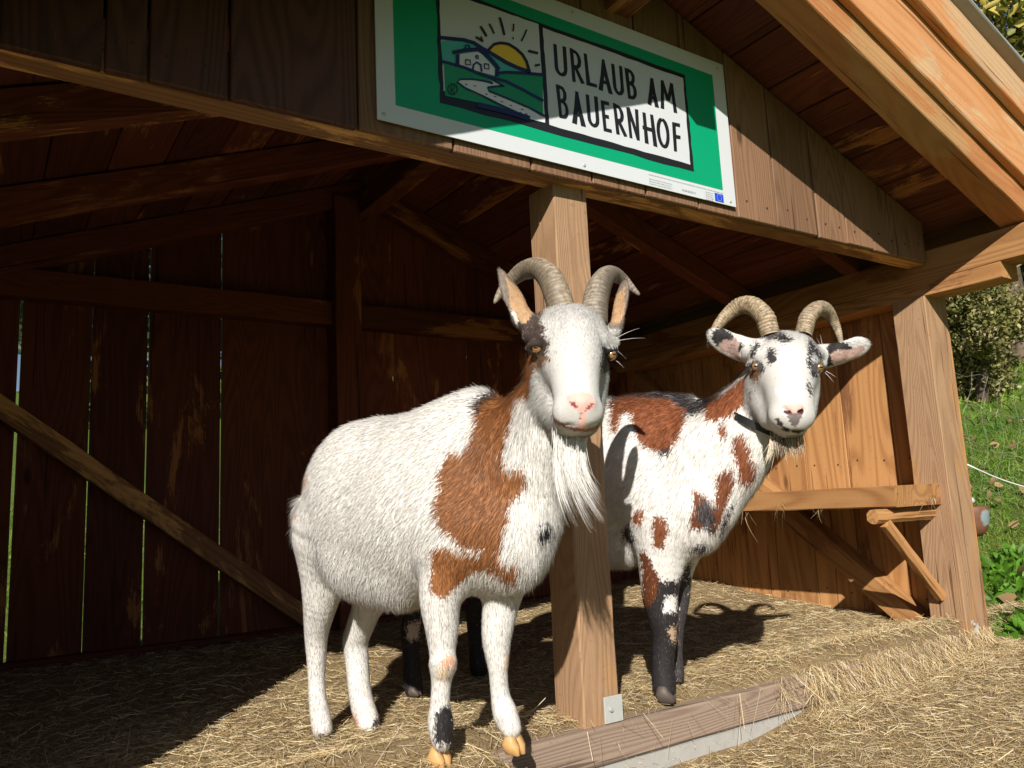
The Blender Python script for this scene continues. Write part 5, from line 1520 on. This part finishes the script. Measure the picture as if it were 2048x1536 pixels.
pol2 = [
 (z6([(190, 250), (205, 160), (240, 160), (400, 150), (560, 180), (650, 230), (660, 300), (610, 400), (570, 480), (490, 505), (400, 470), (360, 440), (330, 350), (320, 265), (260, 265), (240, 330), (225, 400), (190, 360)]), br, bn),
 (z6([(190, 190), (230, 60), (480, 60), (640, 90), (760, 230), (735, 262), (670, 280), (640, 235), (560, 185), (400, 160), (260, 165), (200, 200)]), bl*1.6, bn),
 (z6([(720, 120), (870, 110), (860, 190), (770, 250), (735, 200)]), bl, bn),
 (z6([(760, 270), (795, 205), (890, 140), (980, 60), (1060, 0), (1060, 210), (990, 225), (930, 280), (850, 300), (790, 310)]), br*1.15, bn),
 (z6([(845, 340), (875, 315), (900, 340), (905, 400), (880, 430), (855, 400)]), br, bn),
 (z6([(940, 400), (1000, 390), (1040, 470), (1055, 545), (1095, 590), (1085, 680), (1010, 710), (970, 680), (975, 600), (940, 500)]), br, bn),
 (z6([(830, 660), (880, 620), (940, 590), (955, 690), (930, 760), (900, 830), (850, 960), (820, 1010), (770, 970), (670, 980), (680, 900), (700, 840), (685, 725), (760, 765), (825, 830), (840, 740)]), br*.8, bn),
 (z6([(720, 800), (800, 790), (830, 900), (810, 1000), (720, 940)]), bl*2, bn),
 (z6([(680, 1090), (770, 1060), (810, 1100), (700, 1130)]), bl*2, bn),
 (z6([(860, 1000), (900, 860), (960, 810), (900, 960), (870, 1060)]), bl*2, bn),
 (z6([(320, 890), (360, 860), (395, 870), (370, 960), (325, 940)]), br, bn),
 (z6([(440, 940), (470, 890), (540, 920), (545, 990), (505, 1105), (450, 1085)]), br*.8, bn),
 (z6([(265, 970), (300, 950), (330, 1030), (320, 1080), (260, 1020)]), bl*1.5, bn),
 (z6([(480, 485), (560, 480), (560, 520), (490, 520)]), bl*2, bn),
 # legs
 (z6([(365, 1110), (400, 1110), (470, 1240), (500, 1300), (480, 1700), (360, 1700), (380, 1300)]), br*.45, ('leg', 'body')),
 (z6([(480, 1300), (560, 1290), (640, 1330), (640, 2100), (350, 2100), (380, 1480), (470, 1400)]), bl, ('leg',)),
 (z6([(520, 1400), (600, 1380), (605, 1480), (510, 1490)]), WHITE, ('leg',)),
 (z6([(540, 1590), (590, 1560), (590, 1680), (560, 1660)]), (.45, .32, .22), ('leg',)),
 (z6([(600, 1300), (680, 1150), (700, 2100), (590, 2100)]), bl*2, ('leg',)),
 ([(780, 1150), (1040, 1150), (1040, 1420), (780, 1420)], bl, ('leg',)),
 ([(812, 1250), (840, 1240), (838, 1275), (815, 1285)], (.5, .4, .36), ('leg',)),
 # head
 (z4([(730, 430), (830, 420), (930, 490), (850, 505), (760, 480), (700, 490)]), bl, hb), (z4([(655, 400), (800, 400), (830, 440), (720, 470), (660, 480)]), bl*3, hb),
 (z4([(700, 555), (770, 560), (785, 660), (720, 690), (700, 620)]), bl*1.5, hb),
 (z4([(570, 560), (620, 500), (660, 520), (620, 570), (585, 640), (560, 640)]), bl*2, hb),
 (z4([(555, 720), (600, 715), (660, 720), (655, 790), (600, 825), (560, 790)]), (.22, .12, .07), hb),
 (z4([(640, 700), (690, 700), (690, 730), (655, 760)]), bl, hb),
 (z4([(1030, 480), (1080, 490), (1145, 590), (1165, 660), (1120, 640), (1070, 590), (1060, 650), (1080, 700), (1120, 740), (1110, 810), (1075, 790), (1030, 680), (1040, 560)]), bl*1.5, hb),
 (z4([(1030, 810), (1055, 840), (1080, 930), (1060, 945), (1030, 870)]), bl*3, hb),
 (z4([(560, 880), (575, 890), (585, 960), (572, 970)]), bl*3, hb),
 (z4([(820, 1020), (860, 1000), (970, 1000), (1015, 1030), (1005, 1065), (930, 1080), (880, 1065)]), PINK, ('head',)),
 (z4([(760, 880), (880, 850), (950, 900), (940, 1000), (840, 1005)]), (.80, .68, .62), ('head',)),
 (z4([(865, 1065), (930, 1075), (1000, 1068), (985, 1110), (940, 1190), (900, 1180), (870, 1110)]), (.16, .13, .13), ('head',)),
 (z4([(760, 1110), (800, 1120), (850, 1190), (900, 1220), (1010, 1210), (960, 1245), (860, 1225), (790, 1170)]), (.06, .04, .04), ('head',)),
 (z4([(860, 1260), (1030, 1240), (1020, 1290), (880, 1300)]), (.3, .27, .25), ('head',)),
 (z4([(330, 380), (420, 440), (500, 520), (560, 560), (540, 690), (440, 620), (330, 570), (280, 520)]), (.36, .25, .22), ('ear',)),
 (z4([(270, 410), (330, 380), (430, 440), (440, 480), (340, 490), (300, 540), (250, 470)]), bl, ('ear',)),
 (z4([(480, 500), (560, 560), (550, 660), (470, 580)]), bl, ('ear',)),
 (z4([(1150, 600), (1240, 540), (1400, 560), (1480, 520), (1500, 560), (1420, 640), (1280, 670), (1180, 690)]), (.44, .30, .26), ('ear',)),
 (z4([(1150, 590), (1220, 500), (1350, 505), (1400, 560), (1290, 565), (1210, 600), (1240, 690), (1170, 700)]), bl, ('ear',)),
]
pol2 += [(nr_(1511, 733, 18, 11), BLACK*5, hb), (nr_(1637, 735, 16, 11), BLACK*5, hb), (nr_(1575, 824, 7, 3.5), (.05, .02, .02), ('head',)), (nr_(1601, 824, 7, 3.5), (.05, .02, .02), ('head',))]
surf2 = build_goat(goat2, B, pol2, 200000*FURN, 23)
horn(goat2, [(1541, 672, 2.29, 18), (1535, 650, 2.30, 19), (1530, 635, 2.31, 18.5), (1508, 613, 2.34, 17.5), (1482, 611, 2.37, 15.5), (1458, 626, 2.385, 12.5), (1438, 648, 2.38, 9.5), (1425, 672, 2.36, 7), (1415, 694, 2.34, 3)], c0=(.24, .17, .10), c1=(.50, .39, .25), ridges=38, amp=.045)
horn(goat2, [(1606, 672, 2.29, 16), (1610, 655, 2.30, 16.5), (1616, 636, 2.31, 16.5), (1633, 618, 2.34, 15.5), (1652, 621, 2.37, 12.5), (1666, 639, 2.385, 9), (1676, 662, 2.38, 6.5), (1682, 686, 2.36, 4)], c0=(.22, .16, .10), c1=(.47, .37, .25), ridges=38, amp=.045)
for sf, gt, x_, y_, r_, lk in ((surf2, goat2, 1512, 733, 9.5, (-.3, .0, .95)), (surf2, goat2, 1637, 735, 9, (.35, .0, .95))):
    d_ = sf(x_, y_); eyeball(gt, x_, y_, d_+r_*d_/F*.66, r_, lk)
hooves(goat2, 1333, 1402, 2.345, 14.5, H2, MAT['hoof_dark'], ht=2.0); hooves(goat2, 1354, 1362, 2.49, 9, H2, MAT['hoof_dark'])
hooves(goat2, 830, 1390, 2.62, 10, H2, MAT['hoof_dark']); hooves(goat2, 960, 1344, 2.90, 9, H2, MAT['hoof_dark'])
n = 300
t = rng.random(n)
P0 = np.array([P(1545+q*60+rng.normal(0, 2), 862+rng.normal(0, 3), 2.15+rng.normal(0, .01)) for q in t])
tip = np.array([P(1548+q*60+rng.normal(0, 5), 895+rng.random()*22, 2.14) for q in t])
D = tip-P0; L = np.linalg.norm(D, axis=1)
cc = np.where(rng.random((n, 1)) < .5, np.array([[.10, .08, .06]]), np.array([[.6, .5, .36]]))
strands(goat2, 'beard', P0, D, L, rng.uniform(.0012, .002, n), rng.normal(0, .1, (n, 3)), cc)
n = 26
P0 = np.array([P(1550+rng.normal(0, 4), 872, 2.15) for q in range(n)]); tip = np.array([P(1538+rng.normal(0, 5), 925+rng.normal(0, 8), 2.14) for q in range(n)])
strands(goat2, 'beard', P0, tip-P0, np.linalg.norm(tip-P0, axis=1), np.full(n, .0016), np.tile(-CR*.12, (n, 1)), np.tile(CREAM, (n, 1)))
wq = [((1652, 742), (1672, 752)), ((1650, 745), (1668, 762)), ((1640, 690), (1632, 670)), ((1645, 692), (1640, 664))]
P0 = np.array([P(*a, 2.22) for a, b in wq]); Q_ = np.array([P(*b, 2.20) for a, b in wq])
strands(goat2, 'whisker', P0, Q_-P0, np.linalg.norm(Q_-P0, axis=1), np.full(4, .0009), np.tile(-CU*.12, (4, 1)), np.tile(WHITE, (4, 1)))
# collar of the second goat, with its hanging tag
ctr = P(1519, 852, 2.305); axn = nrmz(P(1545, 750, 2.33)-P(1470, 905, 2.36))
x_ = nrmz(np.cross(axn, CU)); y_ = np.cross(axn, x_)
bm = bmesh.new(); ring = []
for i in range(48):
    a = 2*math.pi*i/48; r_ = .085
    c = ctr+x_*r_*math.cos(a)*1.0+y_*r_*math.sin(a)*1.12
    o_ = nrmz(c-ctr)
    ring.append([bm.verts.new(Vector(c+axn*s_*.010+o_*t_)) for s_, t_ in ((-1, .004), (1, .004), (1, .0), (-1, .0))])
for i in range(48):
    for q in range(4): bm.faces.new((ring[i][q], ring[i][(q+1) % 4], ring[(i+1) % 48][(q+1) % 4], ring[(i+1) % 48][q]))
bm_obj('collar', bm, MAT['black'], goat2, tuple(ctr))
